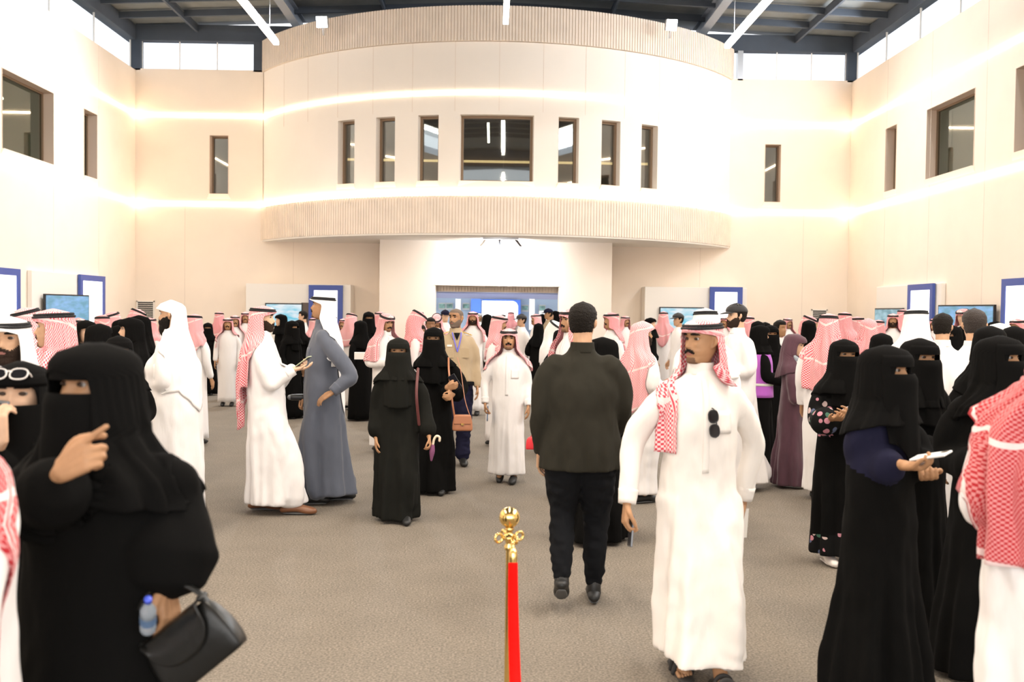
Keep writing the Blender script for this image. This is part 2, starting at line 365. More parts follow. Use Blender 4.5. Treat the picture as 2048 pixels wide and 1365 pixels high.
thing(pxbox('counter', 1078, 622, 1100, 660, 36.4, 'white', .5), 'white counter against the exhibition wall at the doorway right side', 'counter')

# roof
_pn = [0]
ORD = 'first second third fourth fifth sixth seventh eighth ninth tenth eleventh twelfth thirteenth fourteenth fifteenth sixteenth seventeenth eighteenth nineteenth twentieth'.split()
def _ordn():
    _pn[0] += 1; return ORD[_pn[0]-1] + ' out from the back wall'
def zr(x): return 9.02+(.42*(1-abs(x)/9.5))
mb = MB(); ys = (-8, 27); mb.add([(-9.8, -8, 9.02), (0, -8, 9.46), (9.8, -8, 9.02), (-9.8, 26.35, 9.02), (0, 26.35, 9.46), (9.8, 26.35, 9.02), (-9.8, -8, 9.3), (0, -8, 9.7), (9.8, -8, 9.3), (-9.8, 26.35, 9.3), (0, 26.35, 9.7), (9.8, 26.35, 9.3)],
   [(0,1,4,3), (1,2,5,4), (7,6,9,10), (8,7,10,11), (0,3,9,6), (2,8,11,5), (0,6,7,1), (1,7,8,2), (3,4,10,9), (4,5,11,10)])
struct(mb.obj('ceiling', 'roof'))
def beam_x(y, w, h, name, m='steel', lo=-9.5, hi=9.5):
    mb = MB()
    for s0, s1 in ((lo, 0), (0, hi)):
        za, zb = zr(s0)-.02, zr(s1)-.02
        mb.add([(s0, y, za-h), (s1, y, zb-h), (s1, y+w, zb-h), (s0, y+w, za-h), (s0, y, za), (s1, y, zb), (s1, y+w, zb), (s0, y+w, za)], [(0,3,2,1), (4,5,6,7), (0,1,5,4), (1,2,6,5), (2,3,7,6), (3,0,4,7)])
    return thing(mb.obj(name, m), 'dark purlin under the roof sheets, '+_ordn(), 'beam', 'roof purlins across the hall')
for y in np.arange(24.85, 2, -1.15): beam_x(y, .07, .16, 'roof_purlin')
for x, w, h, big in ((-7.7, .06, .2, 0), (-2.75, .06, .2, 0), (2.85, .06, .2, 0), (7.8, .06, .2, 0), (-5.0, .22, .34, 1), (5.2, .22, .34, 1)):
    z = zr(x)-.05; mb = MB(); mb.box((x-w/2, 1, z-h), (x+w/2, 26, z-h+.03)); mb.box((x-.015, 1, z-h+.03), (x+.015, 26, z-.03)); mb.box((x-w/2, 1, z-.03), (x+w/2, 26, z))
    thing(mb.obj('roof_girder' if big else 'roof_tie', 'steel' if not big else mat('girder_grey', (.20, .23, .28), .5)),
          ('wide grey girder running down the hall roof, %s of the curved wall' if big else 'thin dark roof tie running down the hall, %s') % (('left' if x < 0 else 'right') if big else ('near the left wall' if x < -5 else 'near the right wall' if x > 5 else 'left of centre' if x < 0 else 'right of centre')), 'beam')
# eaves beams and posts
for nm, lo, hi, lb in (('left', (XL-.28, -7, ZC), (XL-.0, 26.3, 9.02), 'left'), ('right', (XR, -7, ZC), (XR+.28, 26.3, 9.02), 'right'), ('back', (XL, 26.0, ZC), (XR, 26.28, 9.05), 'back')):
    thing(box('eaves_beam', lo, hi, 'steel', bevel=.01), 'deep navy steel eaves beam above the %s high windows' % lb, 'beam')
for (x, y, w, lb) in ((XL-.12, 26.0, .24, 'in the back left corner'), (-6.25, 26.0, .24, 'left of the curved wall'), (6.3, 26.0, .14, 'right of the curved wall'), (XR-.12, 26.0, .24, 'in the back right corner')):
    thing(box('steel_post', (x, y, ZW), (x+w, y+.24, ZC), 'steel' if x != 6.3 else 'chrome'), 'short steel post between the high windows ' + lb, 'post')
thing(box('steel_post', (XR, 18.0, ZW), (XR+.28, 18.35, ZC), 'steel'), 'short steel post between the high windows on the right wall beside the floodlight', 'post')
# clerestory glazing
def clere(axis, pos, u0, u1, n):
    wn[0] += 1; mb = MB()
    for i in range(n+1):
        u = u0+(u1-u0)*i/n
        if axis == 'x': mb.box((pos-.02, u-.012, ZW), (pos+.02, u+.012, ZC))
        else: mb.box((u-.012, pos-.02, ZW), (u+.012, pos+.02, ZC))
    w = struct(mb.obj('window_%d' % wn[0], 'white')); mb = MB()
    if axis == 'x': mb.box((pos-.003, u0, ZW), (pos+.003, u1, ZC))
    else: mb.box((u0, pos-.003, ZW), (u1, pos+.003, ZC))
    mb.obj('pane', 'clear', w)
g = glass_mat(); g.name = 'clear_glass'; g.node_tree.nodes['Transparent BSDF'].inputs[0].default_value = (.97, .98, 1, 1); g.node_tree.nodes['Mix Shader'].inputs[0].default_value = .04; M['clear'] = g
clere('x', XL-.14, -6.8, 26.0, 14); clere('x', XR+.14, -6.8, 18.0, 10); clere('x', XR+.14, 18.35, 26.0, 4)
clere('y', 26.14, XL+.12, -6.25, 3); clere('y', 26.14, 6.44, XR-.12, 3)

# pendant linear lamps
def pendant(x, z, y0, y1, label, group=None):
    o = empty('pendant_lamp', (x, (y0+y1)/2, z)); L = (y1-y0)/2
    box('housing', (-.045, -L, .035), (.045, L, .07), 'chrome', o); box('tube', (-.05, -L, -.04), (.05, L, .035), 'tube', o)
    for s in (-.8, -.1, .8): box('cord', (-.004, s*L-.004, .07), (.004, s*L+.004, zr(x)-z-.02), 'chrome', o)
    thing(o, label, 'lamp', group); return o
pendant(-4.36, 7.03, 14.0, 20.0, 'glowing linear lamp hung on wires, left of the curved wall'); pendant(.17, 7.03, 12.5, 18.3, 'glowing linear lamp hung on wires, top centre'); pendant(4.62, 7.12, 14.0, 20.0, 'glowing linear lamp hung on wires, right of the curved wall')
for x in (-4.4, .17, 4.6): pendant(x, 7.03, 2.0, 8.0, 'linear pendant lamp over the near half of the hall, '+('left row' if x < -1 else 'middle row' if x < 1 else 'right row'), 'pendant lamps over the near half')
# floodlights
def flood(p, d, label):
    o = empty('floodlight', p); q = Vector(d).to_track_quat('-Y', 'Z').to_euler(); o.rotation_euler = q
    mb = MB(); mb.box((-.13, -.02, -.13), (.13, .12, .13)); mb.obj('housing', 'chrome', o, bevel=.02)
    box('lens', (-.12, -.035, -.12), (.12, -.02, .12), 'flood', o, bevel=.006); box('bracket', (-.02, .02, -.3), (.02, .06, -.12), 'chrome', o)
    thing(o, label, 'floodlight'); return o
def spot(p, t, e, ang=150):
    l = bpy.data.lights.new('floodlight_beam', 'SPOT'); l.energy = e; l.spot_size = R(ang); l.spot_blend = .8; l.shadow_soft_size = .12; l.color = (.95, .97, 1)
    o = bpy.data.objects.new('floodlight_beam', l); COL.objects.link(o); o.location = p; o.rotation_euler = (Vector(t)-Vector(p)).to_track_quat('-Z', 'Y').to_euler()
pf = at(644, 44, 23.1); flood(pf, (-.1, -1, -.35), 'small white floodlight on the left rim of the curved wall')
pg = at(1343, 50, 23.1); flood(pg, (.1, -1, -.35), 'small white floodlight on the right rim of the curved wall')
ph = Vector((XR-.35, 17.9, 8.02)); flood(ph, (-.9, -.2, -.3), 'white floodlight at the top of the right wall')
spot(pf+Vector((0, -.3, 0)), (-7, 18, 4), 1500); spot(pg+Vector((0, -.3, 0)), (7, 18, 4), 850); spot(ph+Vector((-.3, 0, 0)), (1, 22, 5), 200)
# track light under the soffit
t0 = empty('track_light', (.16, 23.4, 3.49)); thing(t0, 'small track of spotlights under the curved soffit above the doorway', 'track light')
box('rail', (-.42, -.02, -.04), (.42, .02, 0), 'chrome', t0)
for i, x in enumerate((-.35, -.02, .02, .36)):
    mb = MB()
    d = (-.12, 0, .04, .12)[i]
    mb.add([(x-.03, -.03, -.05), (x+.03, -.03, -.05), (x+.03, .03, -.05), (x-.03, .03, -.05), (x-.03+d, -.03, -.2), (x+.03+d, -.03, -.2), (x+.03+d, .03, -.2), (x-.03+d, .03, -.2)], [(0,1,2,3), (7,6,5,4), (0,4,5,1), (1,5,6,2), (2,6,7,3), (3,7,4,0)])
    mb.obj('spot_head', 'black' if i % 2 else 'white', t0, bevel=.01)
spot((.16, 23.3, 3.2), (.1, 24.9, 2.9), 260, 160)

# wall boards, screens and grilles
def framed_board(origin, rz, w, h, z0, label):
    o = empty('framed_board', origin, rz); fw = .13
    mb = MB(); mb.box((-w/2, -.06, z0), (-w/2+fw, 0, z0+h)); mb.box((w/2-fw, -.06, z0), (w/2, 0, z0+h)); mb.box((-w/2+fw, -.06, z0+h-fw), (w/2-fw, 0, z0+h)); mb.box((-w/2+fw, -.06, z0), (w/2-fw, 0, z0+fw))
    mb.obj('frame', 'blue', o); box('panel', (-w/2+fw, -.04, z0+fw), (w/2-fw, -.01, z0+h-fw), 'board', o)
    thing(o, label, 'lit board'); return o
def tv(origin, rz, w, h, z0, m, label, tilt=0):
    o = empty('wall_screen', origin, rz)
    box('bezel', (-w/2, -.05, z0), (w/2, 0, z0+h), 'black', o, bevel=.008); box('display', (-w/2+.03, -.055, z0+.03), (w/2-.03, -.049, z0+h-.03), m, o)
    thing(o, label, 'screen'); return o
def lightbox(name, lo, hi, label): thing(box(name, lo, hi, 'white', bevel=.01), label, 'wall panel')
lightbox('display_wall', (-6.27, 25.4, 0), (-3.62, 25.98, 2.39), 'white boxed display wall left of the doorway with screen and blue board')
tv((-5.3, 25.4, 0), 0, .95, .6, 1.3, 'screen_cyan', 'cyan screen with a dark surround on the white display wall left of the doorway')
thing(box('dark_door_panel', (-4.86, 25.36, 0), (-4.66, 25.395, 1.92), mat('brown_gloss', (.10, .075, .06), .25)), 'dark brown glossy panel beside the cyan screen', 'panel')
framed_board((-4.28+.4-.36, 25.38, 0), 0, .86, 2.2, .17, 'blue framed white board on the display wall left of the doorway')
lightbox('display_wall', (3.88, 25.4, 0), (6.5, 25.98, 2.44), 'white boxed display wall right of the doorway with screen and blue board')
tv((4.82, 25.38, 0), 0, 1.15, .65, 1.28, 'screen_cyan', 'bright screen on the white display wall right of the doorway')
framed_board((5.95, 25.38, 0), 0, .84, 2.2, .26, 'blue framed white board on the display wall right of the doorway')
lightbox('display_wall', (XL+.005, 20.0, 0), (XL+.10, 23.65, 2.46), 'low white display wall along the left wall')
framed_board((XL+.12, 22.85, 0), PI/2, 1.4, 2.3, .16, 'blue framed lit board on the left wall, farther of the two')
framed_board((XL+.03, 18.9, 0), PI/2, 1.3, 2.3, .16, 'blue framed lit board at the left photo edge')
tv((XL+.30, 21.1, 0), PI/2-.2, 1.5, .85, 1.15, 'screen_sky', 'large screen on the left wall behind the man in red headcloth')
lightbox('display_wall', (XR-.10, 20.3, 0), (XR-.005, 23.75, 2.46), 'low white display wall along the right wall')
framed_board((XR-.12, 21.15, 0), -PI/2, 1.25, 2.3, .16, 'blue framed lit board on the right wall, farther of the two')
framed_board((XR-.03, 17.3, 0), -PI/2, 1.2, 2.3, .16, 'blue framed lit board at the right photo edge')
tv((XR-.14, 22.8, 0), -PI/2, 1.6, .9, 1.05, 'screen_teal', 'teal screen on the right wall, farther of the two')
tv((XR-.20, 18.95, 0), -PI/2+.15, 1.75, 1.0, 1.0, 'screen_sky', 'blue sky screen on the right wall, nearer of the two')
def grille(origin, rz, w, h, z0, label):
    o = empty('air_grille', origin, rz); mb = MB()
    mb.box((-w/2, -.03, z0), (-w/2+.03, 0, z0+h)); mb.box((w/2-.03, -.03, z0), (w/2, 0, z0+h)); mb.box((-w/2, -.03, z0+h-.03), (w/2, 0, z0+h)); mb.box((-w/2, -.03, z0), (w/2, 0, z0+.03)); mb.obj('frame', 'white', o)
    box('backing', (-w/2+.03, -.004, z0+.03), (w/2-.03, 0, z0+h-.03), 'black', o); mb = MB()
    k = int(h/.055)
    for i in range(1, k): mb.box((-w/2+.03, -.028, z0+.03+(h-.06)*i/k), (w/2-.03, -.006, z0+.03+(h-.06)*i/k+.014))
    mb.obj('slats', 'white', o); thing(o, label, 'vent')
grille((8.57, YB, 0), 0, .42, .5, 1.42, 'dark slatted air grille on the back wall near the right corner'); grille((-9.0, YB, 0), 0, .46, .5, 1.42, 'dark slatted air grille on the back wall near the left corner')
# ---------------- cloth and people ----------------
def smoothstep(a, b, x): t = np.clip((x-a)/(b-a), 0, 1); return t*t*(3-2*t)
class Shell:                       # plain vertex / face lists with material index
    def __init__(s, v=None, f=None, m=0): s.v = np.zeros((0, 3)) if v is None else np.asarray(v, float); s.f = f or []; s.m = [m]*len(s.f)
    def join(s, o, mi=None):
        k = len(s.v); s.v = np.vstack([s.v, o.v]); s.f = s.f+[tuple(i+k for i in q) for q in o.f]; s.m = s.m+(o.m if mi is None else [mi]*len(o.f)); return s
def catmull(P, n):
    P = np.asarray(P, float); k = len(P)
    if k == 2: return np.array([P[0]+(P[1]-P[0])*t for t in np.linspace(0, 1, n)])
    Q = np.vstack([2*P[0]-P[1], P, 2*P[-1]-P[-2]]); out = []
    for t in np.linspace(0, k-1-1e-9, n):
        i = int(t); u = t-i; a, b, c, d = Q[i], Q[i+1], Q[i+2], Q[i+3]
        out.append(.5*((2*b)+(-a+c)*u+(2*a-5*b+4*c-d)*u*u+(-a+3*b-3*c+d)*u**3))
    return np.array(out)
def tube(P, rad, n=12, rings=None, flat=None, up=(0, 0, 1), cap=True):
    """closed tube along points; rad list per point; flat = (a, b) scale of the section along side / up"""
    rings = rings or (len(P)-1)*4+1
    D = catmull(np.hstack([np.asarray(P, float), np.asarray(rad, float)[:, None]]), rings)
    C, rr = D[:, :3], np.maximum(D[:, 3], .0005); V = []; T = np.gradient(C, axis=0); T /= np.linalg.norm(T, axis=1)[:, None]+1e-9
    u = np.array(up, float); fa, fb = flat or (1, 1); N = len(C)
    if abs(np.dot(u, T[0])) > .95: u = np.array((0, 1.0, 0)) if abs(T[0][1]) < .9 else np.array((1.0, 0, 0))
    def ring(c, t, r, u):
        s_ = np.cross(t, u); s_ /= np.linalg.norm(s_)+1e-9; w = np.cross(s_, t)
        a = np.linspace(0, 2*PI, n, endpoint=False)
        return c+r*(np.cos(a)[:, None]*s_*fa+np.sin(a)[:, None]*w*fb), w
    R_ = []
    if cap: R_.append((C[0]-T[0]*rr[0]*.62, T[0], rr[0]*.72))
    for i in range(N): R_.append((C[i], T[i], rr[i]))
    if cap: R_.append((C[-1]+T[-1]*rr[-1]*.62, T[-1], rr[-1]*.72))
    for c, t, r in R_:
        v, u = ring(c, t, r, u); V.append(v)
    V = np.vstack(V); K = len(R_); F = []
    for i in range(K-1):
        for j in range(n): a = i*n+j; b = i*n+(j+1) % n; F.append((a, b, b+n, a+n))
    e0 = R_[0][0]-R_[0][1]*R_[0][2]*.45 if cap else R_[0][0]; e1 = R_[-1][0]+R_[-1][1]*R_[-1][2]*.45 if cap else R_[-1][0]
    V = np.vstack([V, e0, e1]); q = len(V)
    F += [((j+1) % n, j, q-2) for j in range(n)]+[((K-1)*n+j, (K-1)*n+(j+1) % n, q-1) for j in range(n)]
    return Shell(V, F)
def loft(sec, n=32, rings=None, p=1.0):
    """sections (z, rx, ry, cx, cy) bottom to top, closed"""
    sec = np.array([list(s)+[0]*(5-len(s)) for s in sec], float); rings = rings or len(sec)*4
    D = catmull(sec, rings); a = np.linspace(0, 2*PI, n, endpoint=False)
    V = [np.stack([d[3]+max(d[1], .004)*np.sign(np.sin(a))*np.abs(np.sin(a))**p, d[4]-max(d[2], .004)*np.sign(np.cos(a))*np.abs(np.cos(a))**p, np.full(n, d[0])], 1) for d in D]
    V = np.vstack(V+[[[D[0][3], D[0][4], D[0][0]]], [[D[-1][3], D[-1][4], D[-1][0]]]]); F = []
    for i in range(rings-1):
        for j in range(n): q = i*n+j; w = i*n+(j+1) % n; F.append((q, w, w+n, q+n))
    m = len(V); F += [((j+1) % n, j, m-2) for j in range(n)]+[((rings-1)*n+j, (rings-1)*n+(j+1) % n, m-1) for j in range(n)]
    return Shell(V, F)
def remesh(sh, voxel, it=3):
    me = bpy.data.meshes.new('tmp'); me.from_pydata(sh.v.tolist(), [], sh.f); me.update()
    bm = bmesh.new(); bm.from_mesh(me); bmesh.ops.recalc_face_normals(bm, faces=bm.faces); bm.to_mesh(me); bm.free()
    o = bpy.data.objects.new('tmp', me); COL.objects.link(o)
    r = o.modifiers.new('r', 'REMESH'); r.mode = 'VOXEL'; r.voxel_size = voxel
    if it: sm = o.modifiers.new('s', 'SMOOTH'); sm.factor = .5; sm.iterations = it
    dg = bpy.context.evaluated_depsgraph_get(); ev = o.evaluated_get(dg); m2 = ev.to_mesh()
    v = np.empty(len(m2.vertices)*3); m2.vertices.foreach_get('co', v); f = [tuple(p.vertices) for p in m2.polygons]
    ev.to_mesh_clear(); bpy.data.objects.remove(o); bpy.data.meshes.remove(me)
    return Shell(v.reshape(-1, 3), f)
def emit(sh, name, mats, parent, uv=None, smooth=True, solid=0, flip=False):
    me = bpy.data.meshes.new(name); me.from_pydata(sh.v.tolist(), [], sh.f)
    for m in (mats if isinstance(mats, (list, tuple)) else [mats]): me.materials.append(m)
    me.polygons.foreach_set('material_index', sh.m); me.polygons.foreach_set('use_smooth', [smooth]*len(sh.f))
    if uv is not None:
        l = me.uv_layers.new(name='uv'); idx = np.empty(len(me.loops), int); me.loops.foreach_get('vertex_index', idx)
        l.data.foreach_set('uv', np.asarray(uv)[idx].ravel())
    me.update(); me.validate()
    o = bpy.data.objects.new(name, me); COL.objects.link(o)
    if parent: o.parent = parent
    if solid: s = o.modifiers.new('solid', 'SOLIDIFY'); s.thickness = solid; s.offset = 0
    return o
def rotz(v, a): c, s = math.cos(a), math.sin(a); v = np.asarray(v, float); return np.stack([v[..., 0]*c-v[..., 1]*s, v[..., 0]*s+v[..., 1]*c, v[..., 2]], -1)

# skin, hair and cloth materials
def skin(name, c): return mat(name, c, .55, var=.08, vscale=25, spec=.35)
SK = [skin('skin_tan', (.40, .215, .11)), skin('skin_olive', (.56, .33, .20)), skin('skin_brown', (.27, .135, .07)), skin('skin_light', (.66, .42, .28))]
LIP = mat('lip', (.34, .13, .10), .6); EYEW = mat('eye_white', (.50, .46, .43), .25); IRIS = mat('iris', (.035, .018, .01), .15)
HAIR = mat('hair_black', (.010, .007, .005), .7, bump=.8, bscale=120, spec=.2); HAIRB = mat('hair_brown', (.022, .013, .009), .65, bump=.6, bscale=140); STUB = mat('beard_dark', (.035, .022, .016), .8, bump=.5, bscale=220, spec=.1); STUBL = mat('stubble', (.17, .095, .06), .8, bump=.3, bscale=220, spec=.1)
GREYH = mat('hair_grey_crop', (.16, .115, .085), .8, bump=.3, bscale=200)
SKIN_LID = SK[0]
def cloth(name, c, rough=.85, b=.25, sh=.2, **k): return mat(name, c, rough, bump=b, bscale=14, stretch=(1, 1, .35), sheen=sh, **k)
WHITE = cloth('thobe_white', (.80, .77, .76), b=.4); CREAM = cloth('thobe_cream', (.80, .75, .70), b=.4); GREY = cloth('thobe_slate', (.085, .095, .125), b=.3); BLACK = cloth('abaya_black', (.0042, .0040, .0038), .95, b=.2, sh=0, spec=.08)
CHARC = cloth('abaya_charcoal', (.0095, .0095, .0078), .95, b=.2, sh=0, spec=.12); NAVY = cloth('navy_cloth', (.012, .012, .030), .9, sh=0, spec=.12); KHAKI = cloth('khaki_shirt', (.42, .32, .20)); PLUM = cloth('plum_cloth', (.075, .028, .042), .85, var=.25, vscale=9)
MAUVE = cloth('mauve_cloth', (.19, .075, .13)); PURP = cloth('purple_vest', (.42, .10, .50)); SHIRT = cloth('black_shirt', (.024, .022, .016), .9, b=.3, sh=0, spec=.15); TROU = cloth('black_trousers', (.007, .0075, .009), .9, b=.4, sh=0, spec=.12)
GREYS = cloth('grey_shirt', (.32, .30, .32)); SHOE = mat('shoe_black', (.012, .012, .012), .5); SHOEB = mat('shoe_brown', (.20, .085, .04), .35); SHOEW = mat('sneaker_white', (.75, .70, .66), .6); SOLE = mat('sole_grey', (.10, .10, .10), .8)
AGAL = mat('agal_cord', (.012, .012, .014), .8, bump=.8, bscale=160); SOCK = mat('sandal_strap', (.03, .027, .025), .7); LANY = mat('lanyard_blue', (.16, .15, .62), .6)
GOLD = mat('gold_braid', (.72, .48, .06), .45, bump=.6, bscale=90); WGHUT = cloth('headcloth_white', (.87, .85, .83), b=.25); CAPB = cloth('cap_black', (.02, .018, .018))
def floral():
    m = cloth('floral_black', (.007, .007, .007), sh=0, spec=.1); nt = m.node_tree; b = nt.nodes['Principled BSDF']
    tc = nt.nodes.new('ShaderNodeTexCoord'); v = nt.nodes.new('ShaderNodeTexVoronoi'); v.inputs['Scale'].default_value = 21; nt.links.new(tc.outputs['Object'], v.inputs['Vector'])
    r = nt.nodes.new('ShaderNodeValToRGB'); r.color_ramp.interpolation = 'CONSTANT'; r.color_ramp.elements[0].color = (1, 1, 1, 1); r.color_ramp.elements[1].position = .46; r.color_ramp.elements[1].color = (0, 0, 0, 1)
    nt.links.new(v.outputs['Distance'], r.inputs[0])
    c = nt.nodes.new('ShaderNodeValToRGB'); c.color_ramp.interpolation = 'CONSTANT'; e = c.color_ramp.elements; e[0].color = (.007, .007, .007, 1); e[1].position = .45; e[1].color = (.50, .22, .27, 1)
    q = e.new(.62); q.color = (.06, .14, .10, 1); q = e.new(.74); q.color = (.55, .42, .40, 1); q = e.new(.86); q.color = (.10, .12, .20, 1)
    s = nt.nodes.new('ShaderNodeSeparateColor'); nt.links.new(v.outputs['Color'], s.inputs[0]); nt.links.new(s.outputs[0], c.inputs[0])
    mx = nt.nodes.new('ShaderNodeMix'); mx.data_type = 'RGBA'; mx.inputs[6].default_value = (.007, .007, .007, 1)
    nt.links.new(r.outputs[0], mx.inputs[0]); nt.links.new(c.outputs[0], mx.inputs[7]); nt.links.new(mx.outputs[2], b.inputs['Base Color']); return m
FLOR = floral()
def shemagh(name, red, cell=.012, pale=(.82, .60, .60)):
    m = cloth(name, (.8, .3, .3), b=.3); nt = m.node_tree; b = nt.nodes['Principled BSDF']
    uv = nt.nodes.new('ShaderNodeUVMap'); uv.uv_map = 'uv'
    ck = nt.nodes.new('ShaderNodeTexChecker'); ck.inputs['Scale'].default_value = 1/cell; ck.inputs['Color1'].default_value = (*red, 1); ck.inputs['Color2'].default_value = (*pale, 1)
    nt.links.new(uv.outputs[0], ck.inputs['Vector'])
    sp = nt.nodes.new('ShaderNodeSeparateXYZ'); nt.links.new(uv.outputs[0], sp.inputs[0])
    # woven border bands, every ~22 cm both ways
    def band(sock, period, width):
        f = nt.nodes.new('ShaderNodeMath'); f.operation = 'PINGPONG'; f.inputs[1].default_value = period; nt.links.new(sock, f.inputs[0])
        l = nt.nodes.new('ShaderNodeMath'); l.operation = 'LESS_THAN'; l.inputs[1].default_value = width; nt.links.new(f.outputs[0], l.inputs[0]); return l.outputs[0]
    a = band(sp.outputs[0], .17, .011); c = band(sp.outputs[1], .19, .011)
    mx = nt.nodes.new('ShaderNodeMath'); mx.operation = 'MAXIMUM'; nt.links.new(a, mx.inputs[0]); nt.links.new(c, mx.inputs[1])
    m1 = nt.nodes.new('ShaderNodeMix'); m1.data_type = 'RGBA'; nt.links.new(mx.outputs[0], m1.inputs[0]); nt.links.new(ck.outputs[0], m1.inputs[6]); m1.inputs[7].default_value = (.80, .62, .60, 1)
    a2 = band(sp.outputs[0], .17, .005); m2 = nt.nodes.new('ShaderNodeMix'); m2.data_type = 'RGBA'; nt.links.new(a2, m2.inputs[0]); nt.links.new(m1.outputs[2], m2.inputs[6]); m2.inputs[7].default_value = (*red, 1)
    # white edge of the cloth
    nt.links.new(m2.outputs[2], b.inputs['Base Color']); return m
RED = shemagh('shemagh_red', (.62, .05, .08)); REDD = shemagh('shemagh_deep_red', (.66, .02, .05)); PINK = shemagh('shemagh_pink', (.66, .14, .17)); REDN = shemagh('shemagh_near', (.42, .008, .015), .008, (.64, .24, .24))

# ---- head ----
_FZ = [-.118, -.110, -.100, -.085, -.075, -.062, -.052, -.045, -.035, -.02, 0, .02, .035, .06, .08, .1, .115]
_FY = [.030, .072, .088, .087, .083, .091, .089, .093, .086, .083, .082, .080, .089, .090, .081, .055, 0]
_WZ = [-.118, -.11, -.10, -.08, -.05, -.02, 0, .03, .06, .085, .1, .115]; _WX = [.018, .036, .046, .055, .064, .069, .072, .075, .073, .060, .042, 0]
_BZ = [-.118, -.1, -.07, -.04, 0, .04, .07, .09, .105, .115]; _BY = [.01, .03, .06, .082, .097, .102, .092, .073, .045, 0]
def head_grid(nz, na):
    zt = np.linspace(0, 1, nz); z = -.118+.233*(zt-.035*np.sin(2*PI*zt)); u = np.linspace(0, 1, na, endpoint=False)
    a = 2*PI*u-.68*np.sin(2*PI*u); Z, A = np.meshgrid(z, a, indexing='ij')
    f = np.interp(Z, _FZ, _FY); w = np.interp(Z, _WZ, _WX); b = np.interp(Z, _BZ, _BY)
    c = np.cos(A); s = np.sin(A); X = w*np.sign(s)*np.abs(s)**.9; Y = np.where(c > 0, -f*np.abs(c)**.92, b*np.abs(c))
    fr = c > 0
    nz_ = np.interp(Z, [-.04, -.036, -.028, -.018, -.008, .01, .022, .03], [0, .008, .026, .025, .017, .009, .003, 0]); sg = np.interp(Z, [-.04, -.025, 0, .03], [.014, .014, .009, .007])
    Y = Y-np.where(fr, nz_*np.exp(-(X/sg)**2), 0)
    for sx in (-1, 1):
        Y = Y+np.where(fr, .012*np.exp(-((X-sx*.032)/.017)**2-((Z-.015)/.012)**2), 0)
        Y = Y-np.where(fr, .004*np.exp(-((X-sx*.034)/.022)**2-((Z-.037)/.007)**2), 0)
        Y = Y-np.where(fr, .005*np.exp(-((X-sx*.042)/.016)**2-((Z+.016)/.014)**2), 0)
    Y = Y+np.where(fr, .004*np.exp(-(X/.02)**2-((Z+.0535)/.0025)**2), 0)
    return X, Y, Z, A
def grid_shell(X, Y, Z, mi=0):
    nz, na = X.shape; V = np.stack([X, Y, Z], -1).reshape(-1, 3); F = []
    for i in range(nz-1):
        for j in range(na): a = i*na+j; b = i*na+(j+1) % na; F.append((a, b, b+na, a+na))
    return Shell(V, F, mi)
HG = {0: head_grid(54, 72), 1: head_grid(34, 44), 2: head_grid(20, 24)}
def head_shell(lod):
    X, Y, Z, A = HG[lod]; sh = grid_shell(X, Y, Z); nz, na = X.shape; eyes = []
    k = len(sh.v); sh.v = np.vstack([sh.v, [[0, -.01, Z[0, 0]-.002], [0, -.005, Z[-1, 0]+.0005]]])
    sh.f += [((j+1) % na, j, k) for j in range(na)]+[((nz-1)*na+j, (nz-1)*na+(j+1) % na, k+1) for j in range(na)]; sh.m += [0]*(2*na)
    if lod < 2:
        c = sh.v[np.array(sh.f[:(nz-1)*na])].mean(1)
        for i, (x, y, z) in enumerate(c[:(nz-1)*na]):
            if y < -.07 and -.064 < z < -.044 and abs(x) < .022*(1-((z+.054)/.0125)**2): sh.m[i] = 1
    # ears
    for sx in (-1, 1):
        e = tube([(sx*.070, .008, .026), (sx*.082, .016, .020), (sx*.084, .016, -.005), (sx*.072, .006, -.026)], [.008, .012, .011, .006], 8 if lod == 0 else 6, 10, flat=(1, 1))
        sh.join(e)
        # eyes
        n = 14 if lod == 0 else 8; rr = []
        for k, ph in enumerate(np.linspace(0, PI/2, 7)):
            q = np.linspace(0, 2*PI, n, endpoint=False); r = math.sin(ph)
            rr.append(np.stack([sx*.032+.0155*r*np.cos(q), np.full(n, -.064-.0135*math.cos(ph)), .0155+.0082*r*np.sin(q)], 1))
        V = np.vstack(rr); F = []; ms = []
        for k in range(6):
            for j in range(n): a = k*n+j; b = k*n+(j+1) % n; F.append((a, a+n, b+n, b)); ms.append(3 if k < 4 else 2)
        e = Shell(V, F); e.m = ms
        if lod < 2: eyes.append(e)
    lips = np.array([sh.v[list(q)].mean(0) for q, m_ in zip(sh.f, sh.m) if m_ == 1]).reshape(-1, 3); sh.m = [0]*len(sh.f)
    return sh, eyes, lips
def head_patch(lod, fn, off, jit=0, seed=0):
    """cells of the head where fn(x, y, z, angle) > 0, pushed outward: hair, beard, brows"""
    X, Y, Z, A = HG[lod]; nz, na = X.shape; N = np.stack([X, Y, Z], -1)
    d = N.copy(); d[..., 2] *= .8; d /= np.linalg.norm(d, axis=-1)[..., None]+1e-9
    w = fn(X, Y, Z, A); rng = np.random.default_rng(seed)
    P = N+d*(off*np.clip(w, -.3, 1.5)+(rng.random(w.shape)*jit if jit else 0))[..., None]
    keep = (w > 0).astype(int); F = []
    for i in range(nz-1):
        for j in range(na):
            j2 = (j+1) % na
            if keep[i, j]+keep[i, j2]+keep[i+1, j]+keep[i+1, j2] >= 2: F.append((i*na+j, i*na+j2, (i+1)*na+j2, (i+1)*na+j))
    return Shell(P.reshape(-1, 3), F)
def hair_fn(front=.068, side=.0, nape=-.055):
    def f(X, Y, Z, A):
        c = np.cos(A); lim = np.where(c > .55, front, np.where(c > .1, .0+side, nape)); lim = np.interp(c, [-1, -.3, .05, .25, .5, 1], [nape, nape, side, .045, front, front+.004])
        return np.clip((Z-lim)/.02, -1, 1)
    return f
